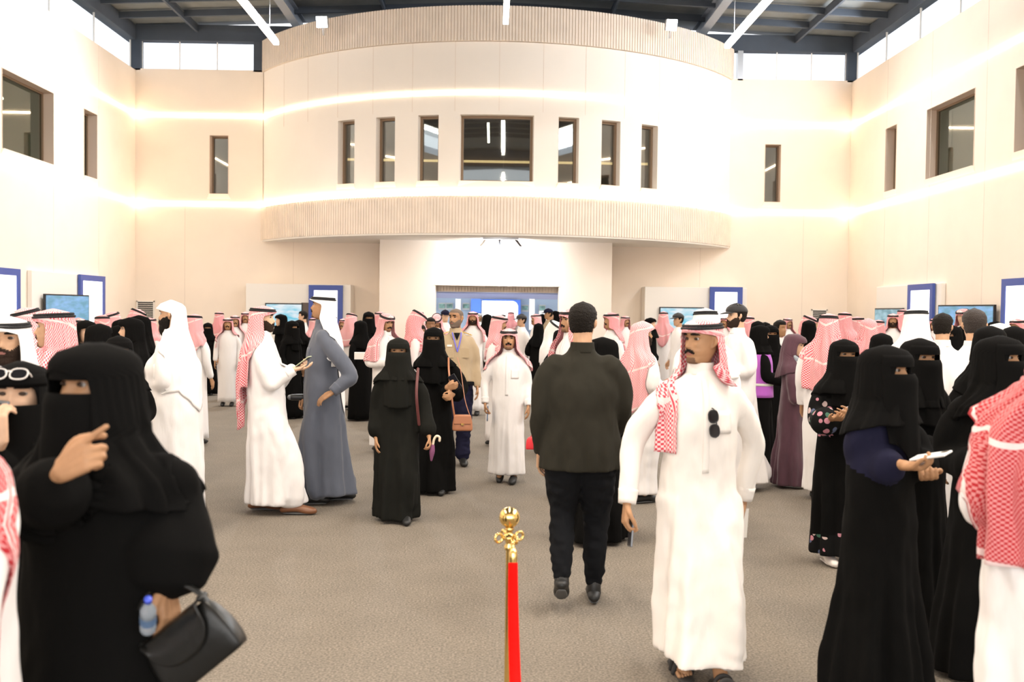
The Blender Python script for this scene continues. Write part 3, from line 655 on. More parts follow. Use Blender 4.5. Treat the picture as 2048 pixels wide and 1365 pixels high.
def beard_fn(full=1.0):
    def f(X, Y, Z, A):
        c = np.cos(A); lim = np.interp(np.abs(X), [0, .02, .035, .06, .08], [-.066, -.064, -.048, -.022, .0]); w = np.where((c > .0) & (Z < lim), 1.0, -1.0)
        mou = (np.abs(X) < .033) & (Z > -.047-np.abs(X)*.45) & (Z < -.034-np.abs(X)*.35) & (c > 0); return np.where(mou, 1.0, w)*full
    return f
def mou_fn(X, Y, Z, A): return np.where((np.abs(X) < .032) & (Z > -.0475-np.abs(X)*.45) & (Z < -.034-np.abs(X)*.40) & (np.cos(A) > 0), 1.0, -1.0)
def brow_fn(X, Y, Z, A):
    ax = np.abs(X); c0 = .036+.004*np.sin((ax-.012)/.04*PI); return np.where((ax > .012) & (ax < .052) & (np.abs(Z-c0) < .0042) & (np.cos(A) > 0), 1.0, -1.0)

# ---- hand ----
def hand_shell(wrist, d, n, side, curl=.35, pose='relax', s=1.0, seg=8):
    """wrist point, d = direction of the forearm, n = palm normal, side = +1 left / -1 right"""
    d = np.array(d, float); d /= np.linalg.norm(d); n = np.array(n, float); n -= d*np.dot(n, d); n /= np.linalg.norm(n)+1e-9
    t = np.cross(n, d)*side; w = np.array(wrist, float); sh = Shell()
    offs = [.030, .010, -.010, -.028]; L = [.070, .078, .073, .058]; rads = [.0088, .0092, .0088, .0078]
    for i in range(4):
        b = w+(d*.092+t*offs[i]-(d*.004*abs(i-1)))*s
        sh.join(tube([w+t*offs[i]*.55*s, b], [.0165*s, .0125*s], seg, 4, flat=(1, 1)))
        c = curl
        if pose == 'point': c = .06 if i == 0 else 1.25
        elif pose == 'flat': c = .08
        elif pose == 'pinch': c = (.75, .85, 1.0, 1.1)[i]
        c = c*(1+.06*i); ang = c*.7; p = b; pts = [b-d*.01*s, b]
        for k, fr in enumerate((.45, .30, .25)):
            dd = d*math.cos(ang)+n*math.sin(ang)+t*(.10-.07*i)*(1 if c < .6 else 0); p = p+dd*L[i]*fr*s*(1.2 if pose == 'point' and i == 0 else 1); pts.append(p); ang += c*(.95 if k == 0 else .7)
        r = rads[i]*s; sh.join(tube(pts, [r*1.1, r*1.08, r, r*.93, r*.82], seg, 11))
    th = w+(d*.022+t*.024)*s; c = {'point': .9, 'grip': .75, 'flat': .05}.get(pose, .35); k1 = th+(d*.035+t*.026+n*.012*c)*s
    k2 = k1+(d*.030+t*(.016-.02*c)+n*(.008+.016*c))*s; k3 = k2+(d*.022+t*(.006-.016*c)+n*(.004+.014*c))*s
    sh.join(tube([w+(d*.005+t*.012)*s, th, k1, k2, k3], [.016*s, .0155*s, .012*s, .0105*s, .0085*s], seg, 13))
    return sh, w+d*.085*s+n*.028*s, d, n, t

# ---- headcloth ----
def drape(s, style, seed=0, n=72, m=34, tails=(-.42, -.50, -.42), opens=(50, 50), snug=0.0, face=52, ripple=1.0, wide=1.0, peak=0.0, chest=0.0, dome=.0, close=False, lowopen=None, side_out=(0, 0)):
    """headcloth surface around the head centre. tails = lowest z at right, back, left; opens = half opening below the chin, right / left (deg)"""
    rng = np.random.default_rng(seed); g = .006+snug
    zl = [-.62, -.50, -.36, -.28, -.235, -.20, -.165, -.12, -.06, 0, .05, .075, .10, .118+dome]
    Wd = [.245, .245, .240, .232, .215, .180, .140, .110, .100, .090, .084, .080, .060, 0]; Fr = [.17, .165, .155, .145, .135, .125, .112, .104, .103, .103, .103, .098, .075, 0]; Bk = [.195, .185, .175, .165, .155, .148, .140, .132, .124, .118, .116, .108, .080, 0]
    if wide != 1: Wd = [w*(1+(wide-1)*min(1, max(0, (-z)/.3))) for w, z in zip(Wd, zl)]
    uh = np.linspace(0, 1, n); phi0 = uh*2*PI; top = [.118+dome, .112+dome*.8, .098, .082, .070, .058, .046]; V = []; UV = []
    zb = np.interp(phi0, [0, PI*.35, PI*.75, PI, PI*1.25, PI*1.65, 2*PI], [tails[2], tails[2], tails[1]*.92, tails[1], tails[1]*.92, tails[0], tails[0]])
    ph1 = rng.random(4)*6.28
    for i in range(m+len(top)):
        if i < len(top): z = np.full(n, top[i]); v = 0
        else:
            v = (i-len(top)+1)/m; z = top[-1]+(zb-top[-1])*v
        zz = np.clip(z, -.62, .118+dome)
        def opn(side):
            fo = R(face[side] if isinstance(face, tuple) else face); lo = R(opens[side] if lowopen is None else lowopen[side])
            base = np.interp(zz, [-.62, -.36, -.20, -.13, -.10, .0, .035, .056, .07], [lo, lo, R(opens[side]), R(opens[side])*.9, fo*.95, fo, fo*.92, 0, 0])
            return base
        oL, oR = opn(1), opn(0)
        ph = oL+uh*(2*PI-oL-oR); w = np.interp(zz, zl, Wd)+g; f = np.interp(zz, zl, Fr)+g+chest*smoothstep(-.15, -.35, zz); b = np.interp(zz, zl, Bk)+g
        sx, cx = np.sin(ph), np.cos(ph)
        amp = ripple*.016*smoothstep(.03, -.35, z)*(1+.3*np.sin(2*ph+ph1[0])); rip = amp*(np.sin(9*ph0_(ph)+ph1[1])+.6*np.sin(15*ph0_(ph)+ph1[2]+z*3)+.35*np.sin(23*ph0_(ph)+ph1[3]-z*5))
        fine = .0025*ripple*np.sin(31*ph+z*20)*(1 if i >= len(top) else 0)
        X = (w+rip+fine)*sx; Y = np.where(cx > 0, -(f+rip*.7+fine)*cx, -(b+rip+fine)*cx)
        X = X+np.where(sx > 0, side_out[1], -side_out[0])*smoothstep(-.1, -.35, zz)*np.abs(sx)
        if peak: Y = Y-peak*np.exp(-((z-.052)/.016)**2)*np.exp(-(np.minimum(ph, 2*PI-ph)/.5)**2)
        V.append(np.stack([X, Y, z], 1)); UV.append(np.stack([uh*1.05, -z*1.0+.2*np.abs(uh-.5)], 1))
    V = np.vstack(V); F = []; K = m+len(top)
    for i in range(K-1):
        for j in range(n-1): a = i*n+j; F.append((a, a+n, a+n+1, a+1))
        if i < len(top)-1: F.append((i*n+n-1, (i+1)*n+n-1, (i+1)*n, i*n))
        elif close:
            zc = V[i*n:(i+1)*n, 2].mean()
            if zc < -.13: F.append((i*n+n-1, (i+1)*n+n-1, (i+1)*n, i*n))
    return Shell(V, F), np.vstack(UV)
def ph0_(p): return p
def ring_shell(z, w, f, b, r, tilt=0, n=40, k=8):
    a = np.linspace(0, 2*PI, n, endpoint=False); V = []; F = []
    for i, q in enumerate(a):
        c, s_ = math.cos(q), math.sin(q); px, py = w*s_, -(f if c > 0 else b)*c; pz = z+tilt*c
        for j in range(k):
            h = 2*PI*j/k; V.append((px+r*math.cos(h)*s_, py-r*math.cos(h)*c, pz+r*math.sin(h)))
    for i in range(n):
        for j in range(k): F.append((i*k+j, ((i+1) % n)*k+j, ((i+1) % n)*k+(j+1) % k, i*k+(j+1) % k))
    return Shell(V, F)
def niqab_shell(seed, n=40, m=26, bottom=-.36, slit=(.000, .030), half=78, straight=True, chest=.0):
    rng = np.random.default_rng(seed); p = rng.random(3)*6; V = []; F = []; zs = [.082, .068, .054, .042, slit[1]+.002, slit[1]]
    zlow = [slit[0], slit[0]-.004]+list(np.linspace(slit[0]-.02, bottom, m)); allz = zs+zlow
    for z in allz:
        h = R(half)*np.interp(z, [-.4, -.2, -.1, 0, .1], [.78, .85, .95, 1, 1]); ph = np.linspace(-h, h, n)
        w = np.interp(z, [-.4, -.3, -.2, -.13, -.06, 0, .05, .09], [.115, .115, .112, .106, .098, .094, .090, .078])+.010
        f = np.interp(z, [-.4, -.3, -.2, -.1, -.035, -.02, .0, .03, .06, .085], [.155, .145, .135, .125, .125, .122, .108, .104, .106, .092])+.010+chest*smoothstep(-.15, -.35, z)
        rip = .008*smoothstep(-.05, -.35, z)*(np.sin(5*ph+p[0])+.5*np.sin(11*ph+p[1])); zz = z+(.018*np.cos(ph*1.3)*-1 if z < -.1 else 0)*smoothstep(-.1, bottom, z)
        V.append(np.stack([(w+rip)*np.sin(ph), -(f+rip)*np.cos(ph)+.0, np.full(n, 1.0)*zz], 1))
    V = np.vstack(V); K = len(allz); gap = len(zs)-1
    for i in range(K-1):
        if i == gap:            # eye slit: cloth only at the sides
            for j in list(range(0, 5))+list(range(n-6, n-1)): a = i*n+j; F.append((a, a+1, a+n+1, a+n))
            continue
        for j in range(n-1): a = i*n+j; F.append((a, a+1, a+n+1, a+n))
    return Shell(V, F)

# ---- arms: (elbow, wrist, hand pose, palm normal) for the left side, metres for a 1.75 m person ----
ARM = {
 'down': ((.222, .03, 1.13), (.238, -.05, .885), 'relax', (-1, .1, 0)),
 'swingf': ((.220, -.05, 1.14), (.22, -.25, .98), 'relax', (-1, .2, 0)),
 'swingb': ((.225, .14, 1.15), (.23, .17, .90), 'relax', (-1, 0, 0)),
 'hold': ((.228, .03, 1.13), (.08, -.27, 1.13), 'grip', (-.3, 0, 1)),
 'holdlow': ((.228, .02, 1.13), (.14, -.24, .98), 'grip', (-.8, 0, .4)),
 'fwd': ((.218, 0, 1.14), (.17, -.30, 1.12), 'grip', (-.8, 0, .5)),
 'cross': ((.23, -.02, 1.14), (.02, -.25, 1.12), 'relax', (0, 1, .2)),
 'phone': ((.225, -.18, 1.21), (.09, -.32, 1.37), 'grip', (-.6, .6, .4)),
 'up': ((.26, -.12, 1.24), (.15, -.13, 1.46), 'grip', (-1, .2, 0)),
}
def jitter_field(V, amp, sc, seed, zs=.5):
    o = Vector((seed*3.1, seed*1.7, seed*.9)); out = np.empty(len(V))
    for i, v in enumerate(V): out[i] = noise.noise(Vector((v[0]*sc, v[1]*sc, v[2]*sc*zs))+o)
    return out*amp
def garment_finish(sh, lod, seed, hem, waist, fold=.016, wr=.006, k=(7, 11, 17), axis=None, side_mask=True):
    """vertical folds growing to the hem plus small wrinkles, pushed along the outward direction"""
    V = sh.v; ax = axis if axis is not None else np.zeros(2); rel = V[:, :2]-ax; th = np.arctan2(rel[:, 0], -rel[:, 1]); r = np.linalg.norm(rel, axis=1)+1e-6
    rng = np.random.default_rng(seed); p = rng.random(6)*6.28; z = V[:, 2]
    A = fold*smoothstep(waist, hem+.1, z); core = smoothstep(.34, .22, r) if side_mask else 1
    core = np.where(z < waist-.15, 1, core)
    d = A*(np.sin(k[0]*th+p[0]+z*1.5)+.7*np.sin(k[1]*th+p[1]-z*1.1)+.4*np.sin(k[2]*th+p[2]+z*.7))*core
    if lod < 2: d = d+jitter_field(V, wr*1.6, 9, seed, .45)+jitter_field(V, wr*.8, 22, seed+5, .5)
    V = V.copy(); V[:, 0] += rel[:, 0]/r*d; V[:, 1] += rel[:, 1]/r*d; sh.v = V; return sh
TIMES = {}
PEOPLE = []; SPOTS = []
def person(px, ytop, d, ang, label, wear='thobe', col=None, head='ghutra', hcol=None, sk=0, fat=1.0, armL='down', armR='down', stride=0, yaw=0, pitch=0, lean=0, beard='mou', H=None,
           seed=None, group=None, feet=None, fx=None, sleeve=None, hem=None, agal=True, shoe=None, dr=None, hair=None, flare=1.0, lod=None, nodrape=False, name='person', sitz=0, xy=None, nq=None, hands=True, folds=1.0, accent=None, fixed=False):
    global_seed = len(PEOPLE)+1 if seed is None else seed; seed = global_seed; lod = lod if lod is not None else (0 if d < 6.6 else 1 if d < 12.6 else 2)
    if d > 6.2 and not fixed:
        best = None
        for off in (0, .25, -.25, .5, -.5, .75, -.75, 1.0, -1.0, 1.3, -1.3, 1.6, -1.6):
            P = at(px, ytop, d+off); m_ = min([math.hypot((P.x-q.x)*.95, P.y-q.y)-.27*(f_+fat) for q, f_ in SPOTS]+[9])
            if best is None or m_ > best[0]+.0001: best = (m_, off)
            if m_ >= 0: break
        d += best[1]
    top = at(px, ytop, d); SPOTS.append((top, fat)); hd = {'ghutra': .022, 'plain': .02, 'hood': .022, 'niqab': .024, 'hijab': .022, 'none': .012, 'cap': .02}[head]
    Ht = (top.z if H is None else H)-hd; s = Ht/1.75; loc = Vector((top.x, d, 0)) if xy is None else Vector((xy[0], xy[1], 0)); a = R(ang)
    root = empty(name, loc, a); thing(root, label, 'person', group); skin_m = SK[sk]; yw = R(yaw); pt = R(pitch)
    lx, ly = 0, -math.sin(R(lean))                                # lean forward per metre above the hip
    def bend(V):
        V = np.array(V, float); h = np.maximum(V[:, 2]-.92*s, 0); V[:, 1] += ly*h; return V
    hc = np.array([0, -.015*s, (1.75-.118)*s]); hc[1] += ly*(hc[2]-.92*s); hc[2] -= abs(ly)*.06
    hs = (.96 if Ht > 1.5 else .93)
    def headx(V, full=True):
        V = np.array(V, float)*hs; w = np.ones(len(V)) if full else smoothstep(-.30, -.08, V[:, 2])*.7+.3
        cp, sp = math.cos(pt), math.sin(pt); wp = 1.0 if full else smoothstep(-.2, -.02, V[:, 2])
        y = V[:, 1]*1; z = V[:, 2]*1; y2 = y*cp+z*sp*-1*-1 if False else y+wp*((y*cp-(-z)*sp*-1*-1)-y) if False else y
        yy = y*(1-wp)+wp*(y*cp-z*sp); zz = z*(1-wp)+wp*(y*sp+z*cp); th = yw*w; c, s_ = np.cos(th), np.sin(th)
        return np.stack([V[:, 0]*c-yy*s_, V[:, 0]*s_+yy*c, zz], 1)+hc
    # ------------ body (one mesh): neck, trunk, arms, hands, feet, head ------------
    arms = {}; body = Shell()
    hdirs = {}
    for side, spec in ((1, armL), (-1, armR)):
        e, w, pose, n, *rest = ARM[spec] if isinstance(spec, str) else spec
        hdirs[side] = np.array([rest[0][0]*side, rest[0][1], rest[0][2]], float) if rest else None
        def f(p):
            if len(p) == 4:                   # ('at', px, py, depth offset): where the photo shows the joint
                P = at(p[1], p[2], loc.y+p[3])-loc; P = Matrix.Rotation(-a, 3, 'Z') @ P; P = np.array(P)/s; P[1] -= ly*max(P[2]-.92, 0); return P
            return np.array([p[0]*side, p[1], p[2]])
        sh0 = f((.152*min(fat, 1.15), .005, 1.405))*s; E = f(e)*s; Wr = f(w)*s; E[0] += side*.02*(fat-1); arms[side] = (bend([sh0])[0], bend([E])[0], bend([Wr])[0], pose, np.array([n[0]*side, n[1], n[2]]))
    nb = 10 if lod == 2 else 12
    neck0 = bend([np.array([0, .012, 1.40])*s])[0]; body.join(tube([neck0, (neck0+hc)/2+np.array([0, .012, -.01]), hc+np.array([0, .018, -.045])], [.064*s, .056*s*(1 if Ht > 1.5 else .95), .056*s], nb, 7))
    trunk = loft([(.86*s, .13*s, .09*s), (1.0*s, .13*s, .09*s), (1.2*s, .14*s, .09*s), (1.36*s, .15*s, .085*s), (1.42*s, .12*s, .07*s)], nb, 10); trunk.v = bend(trunk.v); body.join(trunk)
    grips = {}
    for side in (1, -1):
        sh0, E, Wr, pose, n = arms[side]; body.join(tube([sh0*np.array([.7, 1, .975]), (sh0+E)/2, E, Wr], [.030*s, .034*s, .032*s, .0235*s], nb, 12))
        if hands:
            dd = Wr-E if hdirs[side] is None else hdirs[side]; dd /= np.linalg.norm(dd); hsx, g, d_, n_, t_ = hand_shell(Wr, dd, n, side, {'relax': .38, 'grip': .8}.get(pose, .4), pose, s*1.02*(1 if lod else 1.0), 8 if lod == 0 else 6)
            body.join(hsx); grips[side] = (g, d_, n_, t_)
    HS, EY, LP = head_shell(lod); body.join(Shell(headx(HS.v), HS.f))
    # feet
    feet = feet or {1: (.09, -.02, 0, 0), -1: (-.09, .02 if not stride else .0, 0, 0)}
    if stride: feet = {1: (.08, -stride/2, 0, 0), -1: (-.08, stride/2, .045, 20)}
    footspec = {}
    for side in (1, -1):
        x, y, z, p = feet[side]; footspec[side] = (np.array([x*s, y*s, z+.075*s]), R(p))
        A_ = footspec[side][0]; hp_ = np.array([side*.085*s, 0, .88*s]); kn_ = (A_+hp_)/2+np.array([0, -.03*s if wear in ('trousers', 'uniform') else .0, .02])
        if A_[1] > .1 and wear in ('trousers', 'uniform'): kn_ = kn_+np.array([0, -.05*s, 0])
        cf_ = (kn_+A_)/2+np.array([0, .02*s if wear in ('trousers', 'uniform') else 0, 0]); body.join(tube([hp_, kn_, cf_, A_+np.array([0, .01, .03])], [.065*s, .045*s, .040*s, .034*s], nb, 20))
        body.join(tube([A_+np.array([0, .01, .05]), A_+np.array([0, .01, .02]), A_+np.array([0, -.05*s, -.03*s]), A_+np.array([0, -.15*s, -.047*s])], [.034*s, .034*s, .034*s, .028*s], nb, 12, flat=(1.05, .8)))
    body = remesh(body, {0: .0044, 1: .0068, 2: .0125}[lod], {0: 1, 1: 1, 2: 1}[lod])
    if len(LP):
        LP = headx(LP); C_ = np.array([body.v[q[0]] for q in body.f]); idx = np.nonzero(np.linalg.norm(C_-hc, axis=1) < .16)[0]
        dm = np.linalg.norm(C_[idx][:, None]-LP[None], axis=2).min(1); mk = np.zeros(len(C_), int); mk[idx[dm < .0050]] = 1; body.m = mk.tolist()
    emit(body, 'body', [skin_m, LIP], root)
    if not (head in ('niqab', 'hijab', 'plain', 'ghutra') and lod == 1 and abs(((ang+yaw+180) % 360)-180) > 125):
        for e in EY: emit(_tx(e, headx), 'eye', [SKIN_LID, LIP, EYEW, IRIS], root)
    # ------------ shoes ------------
    shoe = shoe or (SHOE if wear != 'abaya' else SHOE)
    for side in (1, -1):
        A_, p = footspec[side]
        if shoe == 'sandal':
            so = Shell(); so.join(tube([A_+np.array([0, .06, -.066]), A_+np.array([0, -.06, -.066]), A_+np.array([0, -.20, -.066])], [.040, .043, .040], 14, 12, flat=(1, .28)))
            for yy in (-.06, -.115):
                so.join(tube([A_+np.array([-.044, yy, -.06]), A_+np.array([-.03, yy, -.012]), A_+np.array([.0, yy, .004]), A_+np.array([.03, yy, -.012]), A_+np.array([.044, yy, -.06])], [.014]*5, 8, 13, flat=(1, .4), up=(0, 1, 0)))
            for q in range(5):
                b0 = A_+np.array([(q-2)*.0155*side*-1, -.155+.006*abs(q-1), -.048]); toes = tube([b0, b0+np.array([0, -.034+.004*q, -.004])], [.0095 if q else .0125, .008 if q else .0115], 8, 5)
                emit(toes, 'toe', [skin_m], root)
            emit(so, 'sandal', [SOCK], root); continue
        L = .165*s; so = tube([(0, .085*s, -.032*s), (0, .04*s, -.022*s), (0, -.04*s, -.02*s), (0, -.11*s, -.038*s), (0, -L, -.044*s)], [.033*s, .040*s, .042*s, .046*s, .034*s], 14 if lod < 2 else 8, 16 if lod < 2 else 9, flat=(1, .82))
        so.v[:, 2] = np.maximum(so.v[:, 2], -.066*s)
        if lod < 2:
            so.join(tube([(0, .070*s, -.061*s), (0, 0, -.061*s), (0, -.10*s, -.061*s), (0, -L+.012, -.060*s)], [.024*s, .031*s, .036*s, .024*s], 14, 12, flat=(1, .3)), 1)
            if wear == 'trousers': so.join(tube([(0, .03*s, -.02*s), (0, .03*s, .035*s)], [.043*s, .040*s], 14, 4), 0)
        c, q = math.cos(p), math.sin(p); V = so.v.copy(); y, z = V[:, 1].copy(), V[:, 2].copy(); V[:, 1] = y*c-z*q; V[:, 2] = y*q+z*c; so.v = V+A_
        emit(so, 'shoe', [shoe, SOLE if shoe is not SHOEW else SHOEW], root)
    # ------------ garments ------------
    F = fat; flr = flare; hemz = (hem if hem is not None else (.085 if wear != 'abaya' else .03)); col = col or (WHITE if wear == 'thobe' else BLACK)
    vox = {0: .012, 1: .016, 2: 0}[lod]; nn = 40 if lod < 2 else 24
    st = abs(feet[1][1]-feet[-1][1]) if (feet and not stride) else stride; st = 0 if st < .12 else st; cy0 = (feet[1][1]+feet[-1][1])/2*s if st else 0
    if wear in ('thobe', 'abaya'):
        wv = .05*st if st else 0; ab = wear == 'abaya'
        W_ = lambda a, b, z: (z*s, a*s*F, b*s*F)
        if ab: secs = [(hemz, .245*s*flr, (.205+st*.34)*s*flr, 0, cy0), (.3*s, .228*s*flr, (.19+st*.24)*s*flr, 0, cy0*.7), (.6*s, .210*s*F, (.165+.06*st)*s*F, 0, cy0*.3), (.9*s, .195*s*F, .148*s*F), (1.15*s, .178*s*F, .132*s*F), (1.3*s, .175*s*F, .125*s*F), (1.38*s, .165*s, .108*s), (1.455*s, .12*s, .08*s), (1.50*s, .070*s, .07*s)]
        else: secs = [(hemz, .205*s*flr, (.155+st*.34)*s*flr, 0, cy0), (.3*s, .195*s*flr, (.15+st*.24)*s*flr, 0, cy0*.7), (.6*s, .186*s*F, (.145+.06*st)*s*F, 0, cy0*.3), (.9*s, .180*s*F, .140*s*F), (1.1*s, .172*s*F, .132*s*F), (1.25*s, .180*s*F, .125*s*F), (1.35*s, .180*s*min(F, 1.1), .112*s), (1.42*s, .150*s, .092*s), (1.46*s, .095*s, .078*s), (1.505*s, .064*s, .066*s)]
        g = loft(secs, nn, 34 if lod < 2 else 20); g.v = bend(g.v)
        if st:
            for side in (1, -1):
                A_ = footspec[side][0]; hipp = np.array([side*.08*s, 0, .85*s]); kn = (A_+hipp)/2+np.array([0, -.06*s, .02]); lo_ = A_*1.0; lo_[2] = max(hemz+.06, .14)
                g.join(tube([hipp, kn, lo_+np.array([0, .02, 0])], [.13*s, .115*s, .11*s], 16, 12))
        for side in (1, -1):
            sh0, E, Wr, pose, n = arms[side]; inn = sh0*.6+np.array([0, 0, sh0[2]*.4]); fa = Wr-E; L_ = np.linalg.norm(fa); cuff = Wr-fa/L_*(.045 if not ab else .10)*s
            k_ = (sleeve if not isinstance(sleeve, tuple) else sleeve[0 if side < 0 else 1]) or 1
            rr = ([.062, .060, .055, .051, .046] if not ab else [.062, .064, .064, .074, .092])
            mid = (sh0+E)/2+np.array([side*.01, 0, 0]); mid2 = (E+cuff)/2+np.array([0, 0, -.02*s if ab else -.005])
            if ab: cuff = cuff+np.array([0, 0, -.02*s*k_])
            rr = [r*s*(k_ if i > 2 else 1)*(min(F, 1.15)) for i, r in enumerate(rr)]
            g.join(tube([sh0+np.array([-side*.03, 0, -.02*s]), mid, E, mid2, cuff], rr, 16 if lod < 2 else 10, 22 if lod < 2 else 12))
        if vox: g = remesh(g, vox, 4)
        g = garment_finish(g, lod, seed, hemz, 1.0*s, (.013 if not ab else .017)*folds, .006*max(1, folds))
        if accent:
            C_ = np.array([g.v[list(q)].mean(0) for q in g.f]); mk = np.zeros(len(C_), bool)
            for side in (1, -1):
                sh0, E, Wr, pose, n = arms[side]
                if side in accent.get('sides', (1, -1)) and 'sleeve' in accent: mk |= seg_dist(C_, (sh0+E)/2, Wr) < .13*s
                if 'cuff' in accent: mk |= seg_dist(C_, E*.8+Wr*.2, Wr) < .17*s
            if 'hem' in accent: mk |= (C_[:, 2] < .30*s+.05*np.sin(C_[:, 0]*9))
            g.m = mk.astype(int).tolist()
        emit(g, wear, [col, accent['mat'] if accent else col], root); GV = g.v; GS = g
        if not ab and lod < 2:                # collar, placket and cuffs
            z0 = 1.50*s; cs = loft([(z0-.03, .072*s, .072*s), (z0, .067*s, .068*s), (z0+.03, .062*s, .064*s)], 24, 8); cs.f = [q for q in cs.f if len(q) == 4]; cs.v = bend(cs.v)
            emit(cs, 'collar', [col], root, solid=.004)
            for side in (1, -1):
                sh0, E, Wr, pose, n = arms[side]; fa = Wr-E; fa /= np.linalg.norm(fa); emit(tube([Wr-fa*.07*s, Wr+fa*.0*s], [.047*s*min(F, 1.1), .041*s*min(F, 1.1)], 18, 5, cap=False), 'cuff', [col], root)
            emit(front_patch(GV, -.016, .016, 1.0*s, 1.45*s, .003, 3, 22), 'placket', [col], root, solid=.004)
            if armL in ('down', 'swingb', 'swingf') or isinstance(armL, tuple): emit(front_patch(GV, .045*s, .13*s, 1.19*s, 1.30*s, .003, 6, 6), 'chest_pocket', [col], root, solid=.004)
    elif wear in ('trousers', 'uniform'):
        pcol = {'trousers': TROU, 'uniform': NAVY}[wear]; g = Shell(); sb = (.80 if wear == 'trousers' else .93)*s
        for side in (1, -1):
            A_ = footspec[side][0]; hipp = np.array([side*.085*s, 0, .86*s]); kn = (A_+hipp)/2+np.array([side*.01, -.035*s, .02])
            if A_[1] > .1: kn = kn+np.array([0, -.05*s, 0])
            calf = (kn+A_)/2+np.array([0, .025*s, .0]); tp = (.052, .050) if wear == 'trousers' else (.085, .09)
            g.join(tube([hipp+np.array([0, .01, .05*s]), (hipp+kn)/2, kn, calf, A_+np.array([0, .012, .045*s])], [.112*s*F, (.090 if wear == 'trousers' else .1)*s*F, (.064 if wear == 'trousers' else .08)*s*F, .056*s*F if wear == 'trousers' else .08*s, tp[0]*s], 20, 26))
        g.join(loft([(.82*s, .16*s*F, .12*s*F), (.92*s, .175*s*F, .125*s*F), (1.0*s, .16*s*F, .11*s*F)], 24, 8))
        if vox: g = remesh(g, vox*.8, 3)
        if lod < 2: g.v = g.v+(jitter_field(g.v, .012, 16, seed, 1.6)[:, None]*np.array([1, 1, 0])*np.sign(g.v))
        emit(g, 'trousers', [pcol], root)
        g = loft([(sb, .198*s*F, .158*s*F), (.95*s, .190*s*F, .152*s*F), (1.1*s, .174*s*F, .135*s*F), (1.25*s, .186*s*F, .132*s*F), (1.36*s, .182*s*min(F, 1.1), .116*s), (1.42*s, .150*s, .096*s), (1.46*s, .095*s, .078*s), (1.505*s, .066*s, .068*s)], nn, 26); g.v = bend(g.v)
        for side in (1, -1):
            sh0, E, Wr, pose, n = arms[side]; fa = Wr-E; cuff = Wr-fa*.04
            if wear == 'uniform' and False: cuff = E
            g.join(tube([sh0+np.array([-side*.03, 0, -.02*s]), (sh0+E)/2+np.array([side*.012, 0, 0]), E, (E+cuff)/2, cuff], [.068*s*F, .064*s*F, .056*s*F, .051*s*F, .042*s], 16, 22))
        if vox: g = remesh(g, vox, 3)
        g = garment_finish(g, lod, seed, sb-.3, 1.2*s, .010*folds, .007*folds); emit(g, 'shirt', [col], root); GS = g; GV = g.v
        if lod < 2:
            z0 = 1.50*s; cs = loft([(z0-.035, .074*s, .074*s), (z0, .068*s, .070*s), (z0+.028, .064*s, .067*s)], 24, 8); cs.f = [q for q in cs.f if len(q) == 4]; cs.v = bend(cs.v); emit(cs, 'collar', [col], root, solid=.005)
    # ------------ headwear, hair, beard ------------
    if lod < 2 or beard in ('full', 'mou'):
        if lod < 2: emit(_tx(head_patch(lod, brow_fn, .0022), headx), 'eyebrows', [HAIR], root)
        if head not in ('niqab', 'hijab') and beard:
            if beard in ('full', 'long'):
                emit(_tx(head_patch(lod, beard_fn(), .007 if beard == 'full' else .010, .003, seed), headx), 'beard', [STUB if beard == 'full' else HAIR], root)
                if beard == 'long': emit(_tx(tube([(0, -.055, -.085), (0, -.062, -.13), (0, -.05, -.19)], [.055, .045, .012], 14, 12, flat=(1, .75)), headx), 'beard', [HAIR], root)
            elif beard == 'stub': emit(_tx(head_patch(lod, beard_fn(), .0022, .001, seed), headx), 'beard', [GREYH], root)
            elif beard == 'mou':
                emit(_tx(head_patch(lod, mou_fn, .0055, .002, seed), headx), 'moustache', [HAIR], root)
                if lod < 2: emit(_tx(head_patch(lod, lambda X, Y, Z, A: np.where((np.cos(A) > .2) & (np.abs(X) < .03) & (Z < -.078) & (Z > -.108), 1.0, -1.0), .002, .001, seed), headx), 'beard', [STUBL], root)
    if head in ('none', 'cap'):
        hm = hair or HAIR; hf = hair_fn(.066, .0, -.055); vol = (lambda X, Y, Z, A: hf(X, Y, Z, A)*np.interp(Z, [0, .06, .115], [.55, 1, 1.5]))
        emit(_tx(head_patch(lod, vol if hm is not GREYH else hf, .014 if hm is not GREYH else .003, .005 if hm is not GREYH else 0, seed), headx), 'hair', [hm], root)
    if head == 'cap':
        X, Y, Z, A = HG[min(lod+0, 2)]; cp = head_patch(lod, lambda X, Y, Z, A: np.where(Z > .038, 1.0, -1.0), .022); emit(_tx(cp, headx), 'cap', [hcol or CAPB], root)
        a_ = np.linspace(-1.15, 1.15, 16); V = [(.080*math.sin(q), -.100*math.cos(q), .046-.0*q) for q in a_]+[(.078*math.sin(q), -.10*math.cos(q)-.075*math.cos(q)**.7, .034-.010*math.cos(q)) for q in a_*.98]
        emit(_tx(Shell(V, [(i, i+1, 17+i, 16+i) for i in range(15)]), headx), 'visor', [hcol or CAPB], root, solid=.006)
    tree = None
    def push(V, m):
        nonlocal tree
        if tree is None: tree = BVHTree.FromPolygons([tuple(p) for p in GS.v], GS.f)
        return push_out(V, tree, m, 1.46*s, s)
    dk = dict(n=84, m=36) if lod == 0 else dict(n=64, m=28) if lod == 1 else dict(n=36, m=14)
